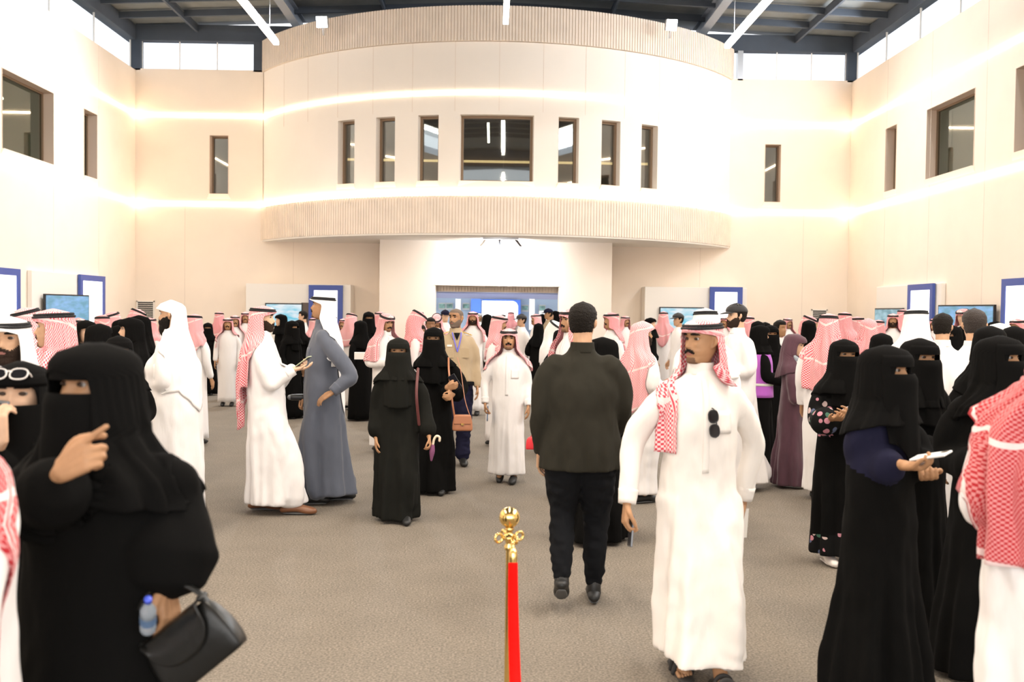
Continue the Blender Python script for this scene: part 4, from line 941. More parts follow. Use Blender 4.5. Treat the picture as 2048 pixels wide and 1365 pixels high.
    if head in ('ghutra', 'plain'):
        q = dict(peak=.012, seed=seed); q.update(dk); q.update(dr or {}); sh, uv = drape(s, '', **q); sh.v = push(headx(sh.v, False), .010); emit(sh, 'headcloth', [hcol or RED], root, uv=uv, solid=.003)
        if head == 'ghutra' and agal:
            tl = .006; ag = ring_shell(.071, .0885, .110, .118, .0075, -tl, 44, 8).join(ring_shell(.085, .083, .103, .110, .0075, -tl, 44, 8)); emit(_tx(ag, headx), 'agal', [AGAL], root)
    if head in ('niqab', 'hijab'):
        q = dict(seed=seed, snug=.004, face=50 if head == 'niqab' else 66, opens=(3, 3), tails=(-.27, -.36, -.27), lowopen=(0, 0), ripple=.8, dome=.004, chest=.0, wide=.80); q.update(dk); q.update(dr or {}); sh, uv = drape(s, '', **q); sh.v = push(headx(sh.v, False), .009); emit(sh, 'headscarf', [hcol or BLACK], root, uv=uv, solid=.004)
        if head == 'niqab':
            sh = niqab_shell(seed, **(nq or {})); sh.v = push(headx(sh.v, False), .022); emit(sh, 'niqab', [hcol or BLACK], root, solid=.003)
    info = dict(root=root, s=s, loc=loc, ang=a, grips=grips, hc=hc, headx=headx, arms=arms, bend=bend, H=Ht)
    mw = Matrix.Translation(loc) @ Matrix.Rotation(a, 4, 'Z')
    info['world'] = lambda p: mw @ Vector(p)
    info['wdir'] = lambda p: (Matrix.Rotation(a, 3, 'Z') @ Vector(p))
    PEOPLE.append(info); return info
from mathutils.bvhtree import BVHTree
def push_out(V, tree, margin, ztop, s):
    V = np.array(V)
    for i, v in enumerate(V):
        if v[2] > ztop: continue
        loc, nr, k, dist = tree.find_nearest(Vector(v))
        if loc is None: continue
        ax = Vector((0, 0, loc.z-.05*s)); out = loc-ax
        if nr.dot(out) < 0 and abs(loc.x) < .2*s: nr = -nr
        m = margin*min(1, (ztop-v[2])/.06)
        if (Vector(v)-loc).dot(nr) < m: V[i] = loc+nr*m
    return V
def seg_dist(P, a, b):
    ab = b-a; t = np.clip(((P-a)@ab)/(ab@ab), 0, 1); return np.linalg.norm(P-(a+t[:, None]*ab), axis=1)
def front_patch(GV, x0, x1, z0, z1, off, nx=5, nz=12, rnd=0):
    V = []; F = []
    for z in np.linspace(z0, z1, nz):
        for x in np.linspace(x0, x1, nx):
            dd = (GV[:, 0]-x)**2+(GV[:, 2]-z)**2+np.where(GV[:, 1] > 0, 1, 0); k = np.argsort(dd)[:6]; V.append((x, GV[k, 1].mean()-off, z))
    for i in range(nz-1):
        for j in range(nx-1): a = i*nx+j; F.append((a, a+1, a+nx+1, a+nx))
    return Shell(V, F)
def _tx(sh, f): sh.v = f(sh.v); return sh
# ---------------- the crowd ----------------
BK = dict(opens=(95, 95), lowopen=(118, 118), tails=(-.30, -.60, -.30))            # cloth thrown to the back
BKL = dict(opens=(80, 80), lowopen=(112, 112), tails=(-.45, -.92, -.45), wide=.85, ripple=1.3)
def phone(info, side, m='phone_black', label='', long=None, off=(0, 0, 0), size=(.072, .150, .009), flip=1):
    g, d, n, t = info['grips'][side]; n = np.array(n)*flip
    L = np.array(long if long is not None else d, float); L /= np.linalg.norm(L); nn = np.array(n) - L*np.dot(n, L); nn /= np.linalg.norm(nn); w = np.cross(L, nn)
    o = empty('mobile_phone'); base = info['world'](g+np.array(off)); Rm = Matrix(( info['wdir'](w), info['wdir'](nn), info['wdir'](L))).transposed().to_4x4()
    o.matrix_world = Matrix.Translation(base) @ Rm
    a, b, c = size; box('phone_case', (-a/2, -c/2, -b/2), (a/2, c/2, b/2), PH[m], o, bevel=.004)
    box('phone_screen', (-a/2+.004, -c/2-.0008, -b/2+.005), (a/2-.004, -c/2, b/2-.005), PH['glassy'], o)
    box('camera_bump', (-a/2+.008, c/2, b/2-.034), (-a/2+.034, c/2+.002, b/2-.008), PH['glassy'], o, bevel=.001)
    thing(o, label, 'phone'); return o
PH = {'phone_black': M['black'], 'glassy': mat('phone_glass', (.015, .015, .02), .12), 'green': mat('phone_sage', (.42, .46, .30), .4), 'blue': mat('phone_blue', (.10, .17, .30), .35), 'tan': mat('phone_tan', (.62, .30, .16), .5), 'grey': mat('phone_grey', (.16, .17, .19), .3, metal=.4), 'white': mat('phone_white', (.8, .8, .8), .4)}
LEATH = mat('leather_black', (.006, .006, .0055), .34, bump=.06, bscale=30, spec=.35); TAN = mat('leather_tan', (.42, .17, .085), .45); GOLDM = mat('brass', (.85, .60, .22), .12, metal=1)
# --- nearest ring ---
A1 = person(196, 672, 2.6, -14, 'person in a plain black abaya and face veil pointing one finger, nearest at left', wear='abaya', head='niqab', yaw=-16, fat=1.18, flare=1.12, sleeve=(.9, 1.3),
            armR=(('at', 78, 1030, -.06), ('at', 126, 940, -.28), 'point', (0, 1, -.2), (-.85, -.2, .45)), armL=(('at', 352, 990, 0), ('at', 330, 1165, -.08), 'grip', (-1, .1, 0), (.25, -.1, -1)), folds=1.2,
            nq=dict(bottom=-.30, half=74, slit=(-.006, .028)), dr=dict(tails=(-.30, -.40, -.30), snug=.014, wide=.95, ripple=1.1))
A2 = person(44, 716, 3.35, 8, 'person in black headscarf with sunglasses on top, phone at the ear, left edge', wear='abaya', col=BLACK, accent=dict(mat=FLOR, sleeve=1), head='niqab', sk=3, yaw=-4,
            armR=(('at', -30, 940, -.1), ('at', 2, 884, -.18), 'grip', (-.6, .8, 0), (.1, .1, 1)), armL=(('at', 95, 1010, -.05), ('at', 48, 975, -.24), 'grip', (0, 1, .2), (-.9, -.2, .1)),
            nq=dict(bottom=-.28, slit=(-.02, .075)), dr=dict(face=54))
A3 = person(-165, 600, 2.2, 170, 'person in white robe with red checked cloth, cut by the bottom left corner', sk=0, fat=1.2, armR='swingb', hcol=REDN, dr=dict(opens=(95, 95), lowopen=(118, 118), tails=(-.75, -.85, -.75), wide=1.15), hem=.1)
A4 = person(22, 624, 4.75, 6, 'smiling person in white headcloth with thick black cord, at the left edge', hcol=WGHUT, sk=1, beard='full', armL=(('at', 78, 850, .0), ('at', 82, 826, -.25), 'grip', (-.3, .9, 0), (.25, 0, 1)), dr=dict(opens=(60, 60), lowopen=(110, 110)), yaw=-4)
A5 = person(112, 609, 5.65, -84, 'person in white robe and red checked headcloth in profile, before the left wall screen', sk=1, beard='mou', armR='cross', armL='cross', dr=dict(face=84, opens=(60, 60), lowopen=(60, 60), tails=(-.40, -.48, -.40)), yaw=0)
A6 = person(57, 609, 8.0, -60, 'person in pink checked headcloth half hidden between two others near the left edge', hcol=PINK, sk=1, pitch=12)
A7 = person(346, 596, 7.95, -96, fixed=True, label='large bearded person in white with loose white headcloth and no cord', head='plain', hcol=WGHUT, beard='long', sk=1, fat=1.5, yaw=4, armL='hold', armR='cross', folds=1.3, flare=1.5,
            dr=dict(opens=(84, 84), lowopen=(100, 100), tails=(-.62, -.80, -.62), wide=.95, face=108, peak=.018, dome=.012))
# --- middle ring, left ---
B1 = person(535, 604, 8.55, 92, fixed=True, label='person in white robe with red checked headcloth trailing down the back, brown shoes', sk=3, beard='full', fat=1.12, armR=(('at', 541, 768, -.20), ('at', 588, 740, -.16), 'relax', (0, 1, .2), (0, -1, .15)), armL=(('at', 560, 765, .2), ('at', 584, 738, -.02), 'grip', (0, 1, .2), (0, -1, .2)), hcol=RED, shoe=SHOEB, lean=-4, yaw=0,
            dr=dict(opens=(80, 80), lowopen=(116, 116), tails=(-.60, -1.0, -.60), wide=.9, ripple=1.3, face=80), feet={1: (.09, .06, 0, 0), -1: (-.09, -.24, 0, 0)}, folds=1.2)
B2 = person(648, 581, 9.0, -84, fixed=True, label='tall person in slate blue robe with white headcloth and thin black cord', col=GREY, hcol=WGHUT, sk=0, beard='mou', yaw=-4, pitch=-6, fat=1.12, armR=(('at', 640, 765, .2), ('at', 616, 790, .16), 'grip', (0, 1, .2)), armL=(('at', 702, 752, -.25), ('at', 665, 785, -.31), 'relax', (-.2, .9, 0), (.0, -.9, -.55)), folds=1.1,
            dr=dict(opens=(102, 102), lowopen=(120, 120), tails=(-.55, -1.05, -.55), wide=.85, face=94, peak=.02), feet={1: (.09, -.05, 0, 0), -1: (-.09, .16, 0, 0)})
B3 = person(797, 674, 8.3, 8, 'short person in charcoal coat and long veil before the brown bag carrier', wear='abaya', col=CHARC, hcol=CHARC, head='niqab', armR=(('at', 752, 815, .03), ('at', 752, 876, -.05), 'relax', (-1, .1, 0)), armL=(('at', 850, 815, .0), ('at', 858, 874, -.12), 'grip', (-1, .1, 0)), stride=.30, flare=.86, nq=dict(bottom=-.46), dr=dict(tails=(-.24, -.36, -.24)), fat=1.0, yaw=-6, fixed=True)
B4 = person(868, 652, 9.6, 6, 'person in black abaya and veil with a brown shoulder bag and phone', wear='abaya', head='niqab', armR=(('at', 905, 790, -.05), ('at', 893, 776, -.28), 'grip', (0, 1, .2), (-.8, -.2, .2)), armL=(('at', 925, 775, -.02), ('at', 905, 790, -.24), 'grip', (0, 1, .2)), stride=.22, nq=dict(bottom=-.42), yaw=-12, fixed=True)
B5 = person(912, 614, 11.3, 10, 'officer in khaki shirt with gold shoulder bars, blue lanyard and dark trousers', wear='uniform', col=KHAKI, head='none', hair=GREYH, beard='stub', sk=0, yaw=-42, fat=1.08, fixed=True)
B6 = person(1018, 654, 10.2, -8, 'person in white robe with moustache and pink headcloth facing forward in the centre aisle', hcol=PINK, sk=0, fat=1.0, yaw=6, armR=((.27, .03, 1.13), (.255, -.06, .90), 'grip', (-1, .1, 0)), stride=.1, dr=dict(opens=(62, 62), lowopen=(100, 100), tails=(-.34, -.45, -.34)), fixed=True)
# --- middle ring, right ---
C1 = person(1166, 603, 5.9, 176, 'person seen from behind in dark shirt and slim black trousers with short dark hair', wear='trousers', col=SHIRT, head='none', beard=None, sk=1, fat=1.2, yaw=-14, feet={1: (.10, .14, .10, 26), -1: (-.09, -.10, 0, 0)}, armL='down', armR='swingf', folds=1.2)
C2 = person(1403, 627, 4.85, 2, 'person in cream robe striding forward, looking aside, sunglasses hooked on the chest', col=CREAM, hcol=RED, sk=0, yaw=-60, fat=1.06, folds=1.6, feet={1: (.055, -.26, .0, -4), -1: (-.085, .02, 0, 0)}, stride=0, shoe='sandal',
            armR=(('at', 1268, 880, .02), ('at', 1254, 1008, -.08), 'grip', (-1, .1, 0)), armL=(('at', 1506, 890, .10), ('at', 1487, 1000, .12), 'relax', (-1, .1, 0)), flare=1.02, hem=.12, dr=dict(opens=(44, 86), lowopen=(34, 120), tails=(-.56, -.52, -.22), wide=.78, side_out=(0, -.05), face=(46, 100), ripple=1.3))
C3 = person(1283, 640, 9.2, 118, 'person in white robe with loose pink headcloth draped over the back shoulder, turned away', head='plain', hcol=PINK, sk=0, beard='full', fat=1.25, yaw=-14, armR='hold', armL='hold', dr=dict(face=80, tails=(-.70, -.85, -.70), opens=(80, 80), lowopen=(110, 110), wide=1.0, peak=.02, dome=.01), fixed=True)
C4 = person(1413, 609, 7.6, -165, 'person in white headcloth and black cord right behind the striding one', hcol=WGHUT, sk=1)
C5 = person(1476, 604, 9.8, -72, 'bearded person in black cap and white robe walking left', head='cap', sk=3, beard='full', fat=1.2, armL='cross', armR='hold', stride=.62, yaw=-10, feet=None, fixed=True)
C6 = person(1204, 672, 7.6, 150, 'veiled person in black, mostly hidden behind the dark shirted one', wear='abaya', head='niqab', yaw=100, stride=.45, shoe=SHOE, fixed=True)
C7 = person(1122, 657, 12.2, 20, 'veiled person in black at the left shoulder of the dark shirted one', wear='abaya', head='niqab')
C8 = person(1143, 612, 9.3, -60, 'person in red checked headcloth just left of the dark haired head', hcol=RED, sk=0)
C9 = person(1224, 621, 13.5, -70, 'person in red checked headcloth and white robe right of the dark haired head', hcol=REDD, sk=0, dr=BK)
C10 = person(1108, 640, 13.2, 60, 'person in plain white headcloth left of the dark shirted one', hcol=WGHUT, fat=1.2, pitch=30)
D1 = person(1588, 666, 10.1, 62, 'person in plum headscarf and patterned gown drinking from a bottle', wear='abaya', col=PLUM, head='hijab', hcol=PLUM, sk=3, pitch=12, armR=(('at', 1590, 800, -.2), ('at', 1606, 744, -.16), 'grip', (-.3, 1, 0)), armL=(('at', 1612, 770, .05), ('at', 1626, 744, -.05), 'grip', (0, .3, 1), (0, -1, 0)), shoe=SHOEW, flare=1.08, fixed=True)
D2 = person(1687, 675, 6.95, 4, 'veiled person in black abaya with flowered cuffs and hem, white shoes', wear='abaya', accent=dict(mat=FLOR, cuff=1, hem=1), head='niqab', armR=(('at', 1630, 835, -.03), ('at', 1664, 838, -.28), 'relax', (0, 1, .2)), armL=(('at', 1735, 835, -.02), ('at', 1695, 832, -.27), 'relax', (0, 1, .2)), shoe=SHOEW, sleeve=1.25, yaw=6, flare=.92, hem=.08, fixed=True)
D3 = person(1768, 683, 4.2, 36, dr=dict(tails=(-.22, -.30, -.22), wide=.8), label= 'veiled person in black with navy sleeves looking at a lit phone', wear='abaya', accent=dict(mat=NAVY, sleeve=1, sides=(-1,)), head='niqab', yaw=8, armR=(('at', 1722, 915, -.02), ('at', 1812, 932, -.24), 'grip', (.2, .2, 1), (0, -1, .1)), armL=(('at', 1835, 905, .05), ('at', 1850, 940, -.12), 'grip', (-.3, 0, 1)), sleeve=.9, fat=1.0, flare=1.12, folds=1.3)
D4 = person(1836, 671, 5.5, 30, 'veiled person in black standing between the navy sleeved one and the white robes', wear='abaya', head='niqab', armR='hold', armL=(('at', 1895, 850, .0), ('at', 1893, 898, -.22), 'grip', (-.3, .3, .9), (-.2, -1, .2)), yaw=-10, fat=1.05)
D5 = person(2150, 590, 3.0, 160, 'person in deep red checked cloth and white robe, cut by the right edge', hcol=REDN, fat=1.3, sk=0, head='plain', dr=dict(opens=(90, 90), lowopen=(110, 110), tails=(-.70, -.78, -.70), wide=1.25, ripple=2.4), hem=.12, armL='hold', folds=1.4)
D6 = person(2000, 664, 4.75, -20, 'person in black abaya and headscarf beside the red checked shoulders', wear='abaya', head='niqab', yaw=60, armR='hold', flare=1.2, fat=1.1)
D6b = person(1982, 646, 6.0, 170, 'person in black headscarf right behind the one beside the red checked shoulders', wear='abaya', head='hijab', hcol=BLACK)
D7 = person(1950, 616, 7.2, 165, 'person from behind with short dark hair and white robe, right of the row', head='none', beard=None, sk=1, fat=1.2, armL='hold', armR='hold', hair=HAIRB)
D8 = person(1886, 626, 8.6, 158, 'person with dark hair and white robe turned away, left of the blue sky screen', head='none', beard='mou', sk=1, armR='hold', yaw=-14)
D9 = person(1834, 608, 7.6, 176, 'person from behind in white headcloth with thin black cord', hcol=WGHUT, sk=1, fat=1.1, dr=dict(tails=(-.5, -.6, -.5)))
# --- far left crowd ---
E = {}
def far(px, yt, d, ang, label, **k): return person(px, yt, d, ang, label, **k)
ab = dict(wear='abaya', head='niqab'); hj = dict(wear='abaya', head='hijab', hcol=BLACK, sk=3)
far(156, 633, 12, 40, 'person in red checked headcloth left of the two black headscarves', dr=BK)
far(205, 627, 12.4, -140, 'left one of two pink checked headcloths before the left board', hcol=RED, dr=BK)
far(226, 621, 13.4, -50, 'right one of two pink checked headcloths, tilted, before the left board', hcol=PINK, pitch=14)
far(171, 638, 9.6, 50, 'person in black headscarf nearest the red headcloth in profile', **hj)
far(196, 645, 8.4, 150, 'person in black headscarf from behind, above the pointing one', **hj)
far(241, 637, 12.6, 160, 'person in black headscarf farthest of the left cluster', **hj)
far(240, 648, 10.0, 130, 'person in black headscarf turned right in the left cluster', **hj)
far(238, 669, 7.4, 20, 'short veiled person with eyes showing, left of the large white robe', **ab, armL='hold')
far(264, 632, 9.4, -70, 'person in long black headscarf facing left, in front of the grille', armR='hold', **hj)
far(281, 628, 10.8, -60, 'person in black headscarf directly behind the one before the grille', **hj)
far(272, 615, 13.6, 120, 'person in white robe and pale headcloth with cord ring below the grille', hcol=PINK, pitch=22)
far(388, 625, 12.8, 160, 'person in pink headcloth right of the large white robe', hcol=PINK, dr=BK)
far(416, 645, 20.1, 10, 'slim veiled person in black standing alone behind the white robes', **ab)
far(438, 622, 21.0, 165, 'person in bright red headcloth seen from behind on the left', hcol=REDD, dr=BK)
far(456, 634, 17.9, 8, 'person in white robe facing forward with a red cloth down one side', sk=0, dr=dict(tails=(-.45, -.4, -.2)))
far(470, 629, 19.4, 20, 'person in pale headcloth just right of the forward facing white robe', hcol=PINK)
far(491, 622, 21.0, 10, 'person in red headcloth left of the trailing checked cloth', hcol=RED)
far(563, 627, 18.5, -60, 'person in black headscarf before the cyan screen', armR='hold', **hj)
far(583, 640, 16.0, 60, 'veiled person in black in front of the cyan screen, looking right', **ab)
far(598, 639, 17.6, 176, 'person in black cape from behind with a pale bag strap', **hj)
far(607, 622, 21.5, -80, 'person with short dark hair in white by the brown panel', head='none', beard=None, sk=3, wear='thobe')
far(630, 634, 18.6, -120, 'person in black with a pink cloth between the two talking robes', wear='abaya', head='ghutra', hcol=PINK)
far(702, 624, 17.5, 150, 'person in pink headcloth behind the slate robe shoulder', hcol=PINK, pitch=10)
far(722, 640, 15.8, -130, 'person in black abaya and headscarf behind the trailing white headcloth', **hj)
far(737, 621, 17.4, 20, 'veiled person with a white headband, in black', armR='hold', **ab)
far(759, 621, 19.5, 60, 'person in red headcloth behind the pair of pink headcloths', hcol=RED)
E1 = far(772, 623, 12.3, 40, 'person in white robe and pink headcloth, left of the pair behind the charcoal coat', hcol=PINK, armL='cross', armR='hold', pitch=14, dr=dict(tails=(-.5, -.5, -.5)))
far(818, 617, 12.9, 110, 'person bowing with red headcloth tilted toward the right, behind the charcoal coat', hcol=RED, pitch=30, lean=8, dr=dict(tails=(-.45, -.5, -.45)))
far(836, 619, 15.5, -140, 'person in red headcloth right behind the bowing one', hcol=RED, dr=BK)
far(840, 650, 13.9, 4, 'person with short black hair in grey shirt between the two veils', head='none', wear='uniform', col=GREYS, sk=2, beard=None)
far(861, 636, 16.4, 10, 'smiling person with close cropped hair behind the taller veil', head='none', wear='uniform', col=GREYS, sk=2, beard=None)
far(874, 627, 17.5, 0, 'person bowing so that the round black cord shows, left of the officer', hcol=PINK, pitch=40)
far(890, 619, 20.0, 20, 'person in dark cap and white shirt left of the officer', head='cap', sk=3, beard=None, hcol=NAVY)
far(946, 620, 16.8, -2, 'bearded person in red headcloth and white robe with thin lanyard right of the officer', hcol=REDD, beard='full')
far(974, 627, 21.8, 140, 'person in black abaya from behind in the middle of the doorway', **hj)
far(997, 627, 13.0, 70, 'person in pink headcloth looking right behind the moustached one', hcol=PINK, pitch=6)
far(1022, 622, 27.5, 170, 'person in deep pink checked cloth standing under the blue framed board', hcol=REDD, dr=BK)
far(1044, 628, 19.3, -60, 'person in dark cap and white robe in the doorway', head='cap', sk=1, beard=None)
far(1073, 626, 20.6, -70, 'person in pink headcloth at the right of the doorway', hcol=PINK, dr=BK)
F1 = far(1077, 646, 18.8, 170, 'person in long black cape holding a tan phone, right of the aisle', armL='hold', **hj)
far(1098, 616, 22.3, -70, 'guard in khaki shirt and navy cap at the doorway edge', head='cap', hcol=NAVY, wear='uniform', col=KHAKI, sk=0, beard=None)
far(1112, 620, 23.6, -90, 'person in black headscarf behind the guard at the doorway', **hj)
far(1084, 627, 25.5, 120, 'person in black headscarf inside the doorway', **hj)
far(958, 626, 29.0, 30, 'person in white headcloth beyond the doorway', hcol=WGHUT)
far(1006, 628, 31.5, -20, 'person in white headcloth far inside the exhibition room', hcol=WGHUT)
# --- far right crowd ---
far(1327, 620, 19.0, 165, 'person in red headcloth before the bright screen', hcol=RED, dr=BK)
far(1358, 625, 17.8, -70, 'person in black cap before the bright screen', head='cap', sk=1, beard=None)
far(1497, 629, 15.5, 150, 'person in red headcloth just right of the black cap', hcol=RED, dr=BK)
far(1516, 640, 13.4, 165, 'person in black headscarf behind the purple vest', **hj)
far(1530, 643, 15.6, 150, 'small black headscarf right behind the purple vest', **hj)
D21 = far(1519, 648, 11.3, 100, dr=dict(tails=(-.20, -.22, -.20)), label='helper in black with a purple vest, behind the white robe with cap', wear='abaya', head='hijab', hcol=BLACK, armR='fwd', armL='fwd', sk=1)
far(1541, 648, 12.3, 4, 'veiled person in long black abaya facing forward, left of the plum headscarf', **ab, nq=dict(bottom=-.44))
far(1559, 641, 14.2, 40, 'person with dark cropped hair in white, left of the leaning red headcloth', head='none', sk=0, beard=None, armL='hold')
far(1592, 626, 14.8, 70, 'person in white leaning forward, bright red headcloth', hcol=REDD, lean=14, pitch=20, dr=BK)
far(1618, 638, 14.0, 160, 'person in black headscarf behind the plum headscarf', **hj)
D18 = far(1657, 621, 9.9, 150, 'person with pink checked cloth gathered down the back, right of the plum headscarf', hcol=RED, beard=None, fat=1.15, dr=dict(opens=(90, 90), lowopen=(115, 115), tails=(-.62, -.72, -.62), wide=1.0, ripple=1.6), armR='cross')
far(1689, 620, 14.2, 130, 'person in red headcloth and navy coat near the right corner', hcol=REDD, wear='abaya', col=NAVY, beard='full', armL='hold')
far(1716, 630, 14.6, -150, 'person in red headcloth with cord, right of the navy coat', hcol=RED, dr=BK)
far(1738, 634, 10.8, 176, 'person from behind wrapped in a wide pink checked cloth, without cord', head='plain', hcol=RED, beard=None, dr=dict(opens=(90, 90), lowopen=(110, 110), tails=(-.50, -.55, -.50), wide=1.1, ripple=1.7, dome=.008))
far(1757, 637, 15.4, 150, 'person in red headcloth before the teal screen edge', hcol=RED, dr=BK)
far(1764, 664, 8.0, 170, 'person in black headscarf hidden behind the navy sleeved one', **hj)
far(1786, 624, 16.4, -20, 'person in red headcloth facing forward before the teal screen', hcol=REDD, beard='full')
far(1805, 615, 18.2, 120, 'person in red headcloth and dark coat behind the white headcloth seen from behind', hcol=RED)
far(1906, 648, 10.8, -60, 'veiled person in black between the two dark haired heads', **ab)
far(1925, 650, 12.4, 150, 'person in black headscarf under the blue sky screen', **hj)
far(1927, 613, 14.4, -50, 'person in red headcloth looking down left before the blue sky screen', hcol=REDD, beard=None, pitch=14, sk=3)
far(2003, 642, 9.0, -140, 'person in white robe with white headcloth right of the dark haired back', head='plain', hcol=WGHUT)
far(2028, 648, 7.5, 150, 'person in black headscarf at the far right under the lit board', **hj)
# extra heads along the back of the crowd
exl = [(300, 634, 16, -40), (327, 640, 19, 30), (505, 628, 22.5, 40), (522, 632, 23.5, -30), (665, 630, 22, 30), (688, 636, 20.5, -20), (748, 634, 22.5, 60)]
for i, (x, y, d, a_) in enumerate(exl): far(x, y, d, a_, 'person in red headcloth, rear of the left crowd, '+ORD[i]+' from the left', hcol=[RED, PINK, REDD][i % 3])
exr = [(1250, 630, 21, 30), (1300, 634, 19, 60), (1450, 632, 21, -30), (1575, 634, 21, 20), (1640, 636, 20, -40), (1668, 640, 17, 150), (1725, 634, 20, 10), (1745, 640, 19, 160), (1845, 636, 17, 20), (1870, 634, 18.5, -30), (1990, 640, 14, 30), (2036, 634, 13.0, -60)]
for i, (x, y, d, a_) in enumerate(exr):
    if i % 3 == 1: far(x, y, d, a_, 'person in black headscarf, rear of the right crowd, '+ORD[i]+' from the left', **hj)
    else: far(x, y, d, a_, 'person in red headcloth, rear of the right crowd, '+ORD[i]+' from the left', hcol=[RED, PINK, REDD][i % 3])
# ---------------- things carried and worn loose ----------------
def wmat(info, p, X, Y):       # frame in person space: X, Y axes
    X = Vector(X).normalized(); Y = Vector(Y); Y = (Y-X*Y.dot(X)).normalized(); Z = X.cross(Y)
    r = Matrix((info['wdir'](X), info['wdir'](Y), info['wdir'](Z))).transposed().to_4x4(); return Matrix.Translation(info['world'](p)) @ r
phone(A2, -1, 'grey', 'grey phone held to the ear at the left edge', long=(.1, .1, 1), off=(-.03, .03, -.02), size=(.066, .14, .009), flip=-1)
phone(A2, 1, 'blue', 'blue phone in the lower hand at the left edge', long=(0, .1, 1), off=(-.02, -.01, .0))
phone(A4, 1, 'phone_black', 'dark phone raised flat between the smiling face and the nearest veil', long=(1, -.2, .5), off=(.02, -.01, .04))
phone(B1, 1, 'green', 'sage green phone held between the white and the slate robes', long=(-.3, -.8, .6), off=(-.03, -.02, .02))
phone(B4, -1, 'phone_black', 'black phone in the hand of the brown bag carrier', long=(-.5, 0, .8), off=(0, -.01, .03))
phone(C2, -1, 'grey', 'grey phone hanging in the lowered hand of the striding cream robe', long=(-.1, -.2, -1), off=(0, -.01, -.04))
phone(D3, -1, 'white', 'phone with lit screen held by the navy sleeved one', long=(0, -1, .25), off=(.0, -.03, .02))
phone(D4, 1, 'blue', 'blue phone held low behind the lit phone', long=(-.1, -.8, .6), off=(0, -.02, .02))
phone(D1, 1, 'phone_black', 'dark phone held out by the plum gowned one', long=(0, -1, .3), off=(0, -.02, .02))
phone(F1, 1, 'tan', 'tan phone case held by the long black cape', long=(1, 0, .6), size=(.10, .17, .012))
phone(B6, -1, 'blue', 'blue phone held low by the moustached one in the centre aisle', long=(0, -.3, -1), off=(0, 0, -.03))

def bottle(M4, label, capm, body):
    o = empty('water_bottle'); o.matrix_world = M4
    prof = [(0, .0), (.028, .002), (.031, .01), (.031, .05), (.0285, .055), (.031, .06), (.031, .09), (.0285, .095), (.031, .10), (.030, .135), (.014, .172), (.0125, .178), (.0125, .186), (0, .187)]
    def lathe(pr, n=18):
        V = [(r_*math.cos(2*PI*j/n), r_*math.sin(2*PI*j/n), z) for r_, z in pr for j in range(n)]; return Shell(V, [(i*n+j, i*n+(j+1) % n, (i+1)*n+(j+1) % n, (i+1)*n+j) for i in range(len(pr)-1) for j in range(n)])
    emit(lathe(prof), 'bottle_body', [body], o); emit(lathe([(0, .203), (.0145, .203), (.0150, .199), (.0150, .183), (0, .183)]), 'bottle_cap', [capm], o); emit(lathe([(.0315, .055), (.0315, .10)]), 'bottle_label', [PH['blue'] if capm is CAPM else M['white']], o)
    thing(o, label, 'bottle'); return o
CAPM = mat('bottle_cap_blue', (.05, .09, .55), .4); CAPW = mat('bottle_cap_pale', (.45, .50, .80), .4)
BODY = mat('bottle_plastic', (.55, .62, .70), .1, trans=.6)
g = A1['grips'][1]; bottle(Matrix.Translation(at(296, 1262, A1['loc'].y-.17)) @ Matrix.Rotation(R(14), 4, 'Y') @ Matrix.Rotation(R(35), 4, 'X') @ Matrix.Scale(.62, 4), 'small water bottle with a blue cap in the hand holding the black handbag', CAPM, BODY)
g = D1['grips'][-1]; bottle(wmat(D1, g[0]+np.array([0, -.0, -.06]), (1, 0, 0), (0, .8, -.5)), 'clear water bottle with a pale cap raised to the mouth', CAPW, BODY)

# black handbag
def handbag(M4, label):
    o = empty('handbag'); o.matrix_world = M4; mb = Shell()
    secs = [(-.20, .125, .030), (-.19, .150, .045), (-.12, .158, .050), (-.05, .150, .042), (-.01, .138, .028), (.0, .13, .018)]
    b = loft([(z, rx, ry) for z, rx, ry in secs], 48, 30, .35); emit(b, 'bag_body', [LEATH], o)
    fl = Shell(); n = 24; V = []
    for i in range(14):
        t = i/13
        for j in range(n):
            u = j/(n-1)*2-1; z = .012-(.125*math.sqrt(max(0, 1-abs(u)**2.6))+.01)*t; y = -.030-.030*math.sin(min(1, t*1.6)*PI/2)-.002; V.append((u*.122, y if t > .02 else -.005, z))
    emit(Shell(V, [(i*n+j, i*n+j+1, (i+1)*n+j+1, (i+1)*n+j) for i in range(13) for j in range(n-1)]), 'bag_flap', [LEATH], o, solid=.008)
    emit(tube([(-.132, 0, -.04), (-.128, 0, .03), (-.085, 0, .105), (0, 0, .135), (.085, 0, .105), (.128, 0, .03), (.132, 0, -.04)], [.017, .015, .014, .014, .014, .015, .017], 14, 40, flat=(.55, 1)), 'bag_handle', [LEATH], o)
    for x in (-.128, .128): emit(tube([(x-.002, -.020, .012), (x+.002, .020, .012)], [.012, .012], 14, 4), 'strap_ring', [LEATH], o)
    thing(o, label, 'handbag'); return o
g = A1['grips'][1]; P = at(352, 1262, A1['loc'].y-.12)
o = handbag(Matrix.Identity(4), 'black leather handbag with a curved flap and thick handle hanging from a hand'); o.matrix_world = Matrix.Translation(P+Vector((0, 0, .02))) @ Matrix.Rotation(R(-6), 4, 'Z') @ Matrix.Rotation(R(-40), 4, 'Y') @ Matrix.Scale(.74, 4)
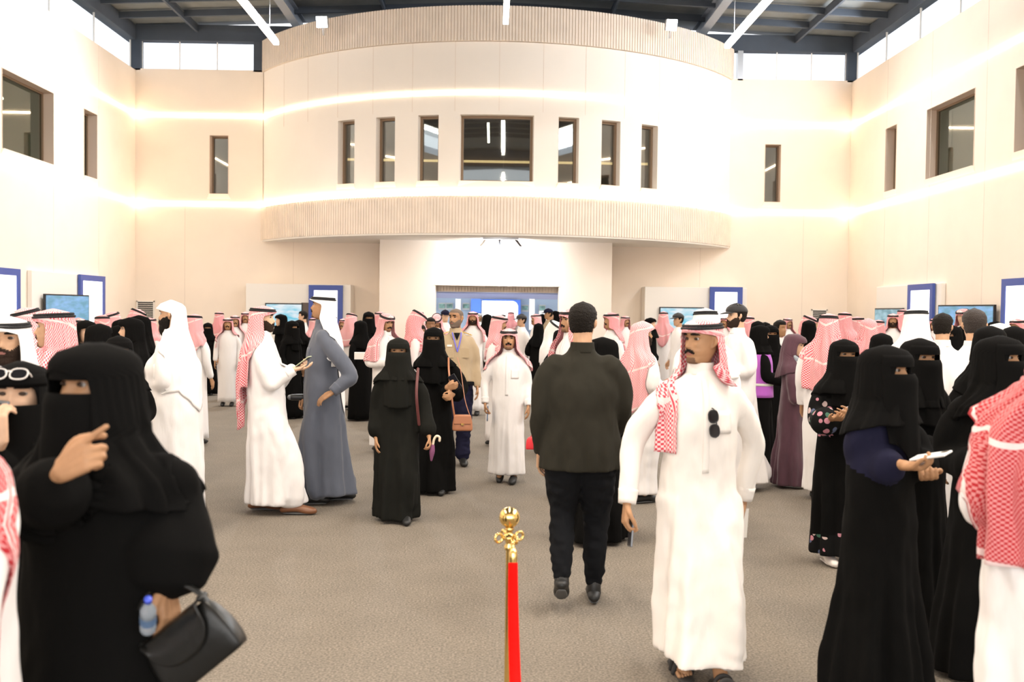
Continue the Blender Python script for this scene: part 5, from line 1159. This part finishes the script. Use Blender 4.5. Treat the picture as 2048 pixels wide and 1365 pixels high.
# brown shoulder bag
o = empty('shoulder_bag'); P = at(925, 846, B4['loc'].y-.26); o.location = P
emit(loft([(-.075, .085, .03), (-.06, .095, .042), (0, .092, .042), (.06, .080, .034), (.075, .07, .025)], 32, 20, .4), 'bag_body', [TAN], o)
box('bag_flap', (-.082, -.05, -.01), (.082, -.036, .072), TAN, o, bevel=.01); box('bag_clasp', (-.015, -.056, -.02), (.015, -.048, .0), GOLDM, o, bevel=.003)
sh_ = at(893, 712, B4['loc'].y-.13); sb_ = at(938, 720, B4['loc'].y+.02)
emit(tube([(.075, 0, .05), tuple((at(930, 800, B4['loc'].y-.24)-P)), tuple(at(922, 745, B4['loc'].y-.12)-P), tuple(at(915, 716, B4['loc'].y-.02)-P)], [.009]*4, 8, 24, flat=(1, .3)), 'bag_strap', [TAN], o)
emit(tube([(-.075, 0, .05), tuple((at(904, 800, B4['loc'].y-.28)-P)), tuple(at(898, 745, B4['loc'].y-.22)-P), tuple(at(897, 716, B4['loc'].y-.10)-P)], [.009]*4, 8, 24, flat=(1, .3)), 'bag_strap', [TAN], o)
thing(o, 'tan leather shoulder bag hanging at the side of the taller black abaya', 'shoulder bag')
# maroon strap on the charcoal coat
o = empty('bag_strap_across'); o.location = B3['loc']
MAR = mat('leather_maroon', (.10, .02, .02), .5); yb = B3['loc'].y
emit(tube([tuple(at(836, 738, yb-.16)-B3['loc']), tuple(at(833, 790, yb-.26)-B3['loc']), tuple(at(838, 850, yb-.22)-B3['loc'])], [.012]*3, 8, 16, flat=(1, .3)), 'strap', [MAR], o); thing(o, 'thin maroon bag strap over the charcoal coat', 'strap')
# umbrella with curved handle held by the charcoal coat
o = empty('umbrella_handle'); P = at(868, 880, yb-.16); o.location = P
hk = mat('cream_handle', (.72, .60, .45), .4); PURP2 = mat('purple_cloth_roll', (.20, .06, .14), .8)
emit(tube([(-.01, 0, -.05), (0, 0, 0), (.02, 0, .03), (.045, 0, .02), (.045, 0, -.01)], [.010]*5, 10, 24), 'handle', [hk], o); emit(tube([(-.01, 0, -.05), (-.015, 0, -.10), (-.02, 0, -.17)], [.016, .022, .008], 10, 10), 'folded_canopy', [PURP2], o)
thing(o, 'folded umbrella with a pale hooked handle in the hand of the charcoal coat', 'umbrella')
# dark camera held by the slate robe
g = B2['grips'][-1]; o = empty('compact_camera'); o.location = at(602, 795, B2['loc'].y+.1); o.rotation_euler = (0, 0, R(10))
emit(tube([(-.085, 0, 0), (.05, 0, 0)], [.028, .030], 16, 10), 'camera_body', [M['black']], o); emit(tube([(-.10, 0, 0), (-.088, 0, 0)], [.024, .024], 16, 4), 'lens', [PH['grey']], o)
thing(o, 'dark cylindrical gadget held low by the slate robe', 'gadget')
# sunglasses
def sunglasses(M4, label, fr, ln, w=.072):
    o = empty('sunglasses'); o.matrix_world = M4
    for sx in (-1, 1):
        a_ = np.linspace(0, 2*PI, 28, endpoint=False); X = sx*w/2+.030*np.sign(np.cos(a_))*np.abs(np.cos(a_))**.8; Z = .023*np.sign(np.sin(a_))*np.abs(np.sin(a_))**.8
        emit(tube([(x, 0, z) for x, z in zip(X, Z)]+[(X[0], 0, Z[0])], [.0030]*29, 6, 57, cap=False), 'rim', [fr], o)
        V = [(x, -.001, z) for x, z in zip(X, Z)]+[(x, .001, z) for x, z in zip(X, Z)]; n = 28
        emit(Shell(V, [tuple(range(n)), tuple(range(2*n-1, n-1, -1))]+[(i, (i+1) % n, n+(i+1) % n, n+i) for i in range(n)]), 'lens', [ln], o, smooth=False)
        emit(tube([(sx*(w/2+.030), 0, .008), (sx*(w/2+.036), .03, .006), (sx*(w/2+.036), .11, -.006)], [.003]*3, 6, 14), 'temple', [fr], o)
    emit(tube([(-w/2+.026, 0, .008), (0, 0, .013), (w/2-.026, 0, .008)], [.003]*3, 6, 9), 'bridge', [fr], o); thing(o, label, 'sunglasses'); return o
BLK = M['black']; LENS = mat('lens_dark', (.01, .01, .012), .08); WF = mat('white_rim', (.75, .70, .66), .3)
q = C2; zc = q['H']*.0
P = at(1428, 848, C2['loc'].y-.165)
m4 = Matrix.Translation(P) @ Matrix.Rotation(R(2), 4, 'Z') @ Matrix.Rotation(R(84), 4, 'Y'); sunglasses(m4, 'dark sunglasses hooked upright on the chest pocket of the cream robe', BLK, LENS, .068)
P = A2['world'](A2['headx'](np.array([[0, -.105, .085]]))[0]); sunglasses(Matrix.Translation(P) @ Matrix.Rotation(A2['ang'], 4, 'Z') @ Matrix.Rotation(R(-38), 4, 'X') @ Matrix.Scale(.9, 4), 'sunglasses with pale rims resting on top of a black headscarf', WF, LENS)
# paper and small goods
def paper(P, rz, rx, w, h, m, label, name='paper_sheet', cat='paper', t=.002):
    o = box(name, (-w/2, -t/2, -h/2), (w/2, t/2, h/2), m); o.location = P; o.rotation_euler = (rx, 0, rz); thing(o, label, cat); return o
paper(at(1478, 1048, C2['loc'].y+.10), .3, .1, .10, .15, M['white'], 'folded white paper in the far hand of the cream robe')
o = paper(at(727, 712, 14.6), .1, 0, .26, .10, M['white'], 'white box carried near the trailing white headcloth', 'carton', 'box', .16); 
REDB = mat('red_bag', (.70, .02, .03), .5)
o = empty('red_bag'); o.location = at(1068, 884, 6.6); o.scale = (.45, .45, .5); emit(loft([(-.10, .10, .03), (-.09, .12, .045), (.02, .11, .04), (.06, .08, .02)], 24, 12, .5), 'bag_body', [REDB], o); emit(tube([(-.06, 0, .05), (0, 0, .12), (.06, 0, .05)], [.006]*3, 6, 12), 'bag_handle', [REDB], o); thing(o, 'small red bag left of the dark shirted one', 'bag')
# officer: epaulettes, open collar, lanyard, name tag, pockets
def officer(info):
    r_ = info['root']; s = info['s']
    for sx in (-1, 1):
        V = []; n = 8
        e = MB(); e.box((-.058, -.028, 0), (.058, .028, .008)); o = e.obj('epaulette', GOLD, r_, bevel=.004); o.location = (sx*.128*s, .005, 1.462*s); o.rotation_euler = (0, sx*R(20), 0)
        for k in range(4): b = box('gold_bar', (-.050+k*.026, -.029, .0075), (-.038+k*.026, .029, .0105), mat('dark_stripe', (.12, .08, .02), .6) if not sx and 0 else GOLDM, o)
        fl = [(sx*.005, -.095*s, 1.40*s), (sx*.045, -.085*s, 1.49*s), (sx*.075, -.065*s, 1.46*s), (sx*.05, -.112*s, 1.405*s)]
        emit(Shell(fl, [(0, 1, 2, 3)]), 'collar_flap', [KHAKI], r_, solid=.006)
        box('shirt_pocket', (sx*.085*s-.05, -.140*s, 1.20*s), (sx*.085*s+.05, -.133*s, 1.31*s), KHAKI, r_, bevel=.003)
    V = [(-.035, -.098*s, 1.475*s), (.035, -.098*s, 1.475*s), (0, -.112*s, 1.39*s)]; emit(Shell(V, [(0, 1, 2)]), 'undershirt', [TROU], r_, solid=.004)
    for sx in (-1, 1): emit(tube([(sx*.05, -.090*s, 1.475*s), (sx*.036, -.130*s, 1.40*s), (0, -.150*s, 1.27*s)], [.008]*3, 8, 12, flat=(1, .4)), 'lanyard', [LANY], r_)
    box('name_tag', (-.115, -.146*s, 1.325*s), (-.06, -.139*s, 1.345*s), M['white'], r_); box('belt', (-.19*s, -.168*s, .90*s), (.19*s, -.12*s, .94*s), TROU, r_, bevel=.01)
officer(B5)
# purple vest
q = D21; s = q['s']; vest = loft([(.88*s, .215*s, .172*s), (1.1*s, .205*s, .160*s), (1.3*s, .20*s, .150*s), (1.40*s, .175*s, .125*s)], 32, 16); vest.f = [f_ for f_ in vest.f if len(f_) == 4]; emit(vest, 'vest', [PURP], q['root'], solid=.008)
st_ = mat('reflective_tape', (.6, .6, .55), .4); z_ = 1.02*s; rb = loft([(z_, .214*s, .170*s), (z_+.03, .212*s, .168*s)], 32, 4); rb.f = [f_ for f_ in rb.f if len(f_) == 4]; emit(rb, 'reflective_band', [st_], q['root'], solid=.002)
# rope stanchion
o = empty('rope_stanchion'); gp = at(1019, 1030, 3.82); o.location = (gp.x, 3.82, 0)
def lathe_o(pr, name, m, n=40):
    V = [(r_*math.cos(2*PI*j/n), r_*math.sin(2*PI*j/n), z) for r_, z in pr for j in range(n)]; emit(Shell(V, [(i*n+j, i*n+(j+1) % n, (i+1)*n+(j+1) % n, (i+1)*n+j) for i in range(len(pr)-1) for j in range(n)]), name, [GOLDM], o)
zt = at(1019, 1015, 3.82).z; rb_ = .040
lathe_o([(0, 0), (.155, .0), (.158, .012), (.14, .03), (.07, .048), (.03, .06), (.019, .09)], 'base', GOLDM)
lathe_o([(.0125, .06), (.0125, zt-.155)], 'post', GOLDM)
lathe_o([(.018, zt-.165), (.020, zt-.150), (.014, zt-.142), (.016, zt-.130), (.030, zt-.122), (.030, zt-.112), (.014, zt-.104), (.012, zt-.092), (.020, zt-.088), (.016, zt-.080)], 'collar', GOLDM)
lathe_o([(rb_*math.sin(t), zt-rb_-rb_*math.cos(t)) for t in np.linspace(0, PI, 26)], 'ball_finial', GOLDM)
for k in range(4):
    a_ = k*PI/2+.5; cx_, cy_ = .030*math.cos(a_), .030*math.sin(a_); q_ = np.linspace(0, 2*PI, 16); emit(tube([(cx_+.016*math.cos(a_)*(1+math.cos(t)), cy_+.016*math.sin(a_)*(1+math.cos(t)), zt-.116+.016*math.sin(t)) for t in q_], [.0055]*16, 8, 31, cap=False), 'rope_ring', [GOLDM], o)
thing(o, 'polished brass rope post with round ball top in the near foreground', 'barrier post')
o = empty('barrier_rope'); o.location = (gp.x, 3.82, 0)
VEL = mat('velvet_red', (.80, .004, .002), .8, spec=.1, bump=.2, bscale=40)
hook = tube([(.010, -.040, zt-.118), (.014, -.060, zt-.130), (.014, -.066, zt-.155)], [.006, .007, .006], 10, 14); emit(hook, 'hook', [GOLDM], o)
emit(tube([(.014, -.066, zt-.150), (.014, -.072, zt-.165), (.014, -.076, zt-.205)], [.012, .0165, .0165], 20, 10), 'rope_end', [GOLDM], o)
emit(tube([(.014, -.076, zt-.200), (.016, -.13, zt-.36), (.022, -.28, zt-.56), (.03, -.55, zt-.70), (.03, -.90, zt-.74)], [.018, .020, .021, .021, .021], 20, 50), 'velvet_rope', [VEL], o)
thing(o, 'red velvet rope hooked to the brass post and sagging toward the viewer', 'rope')
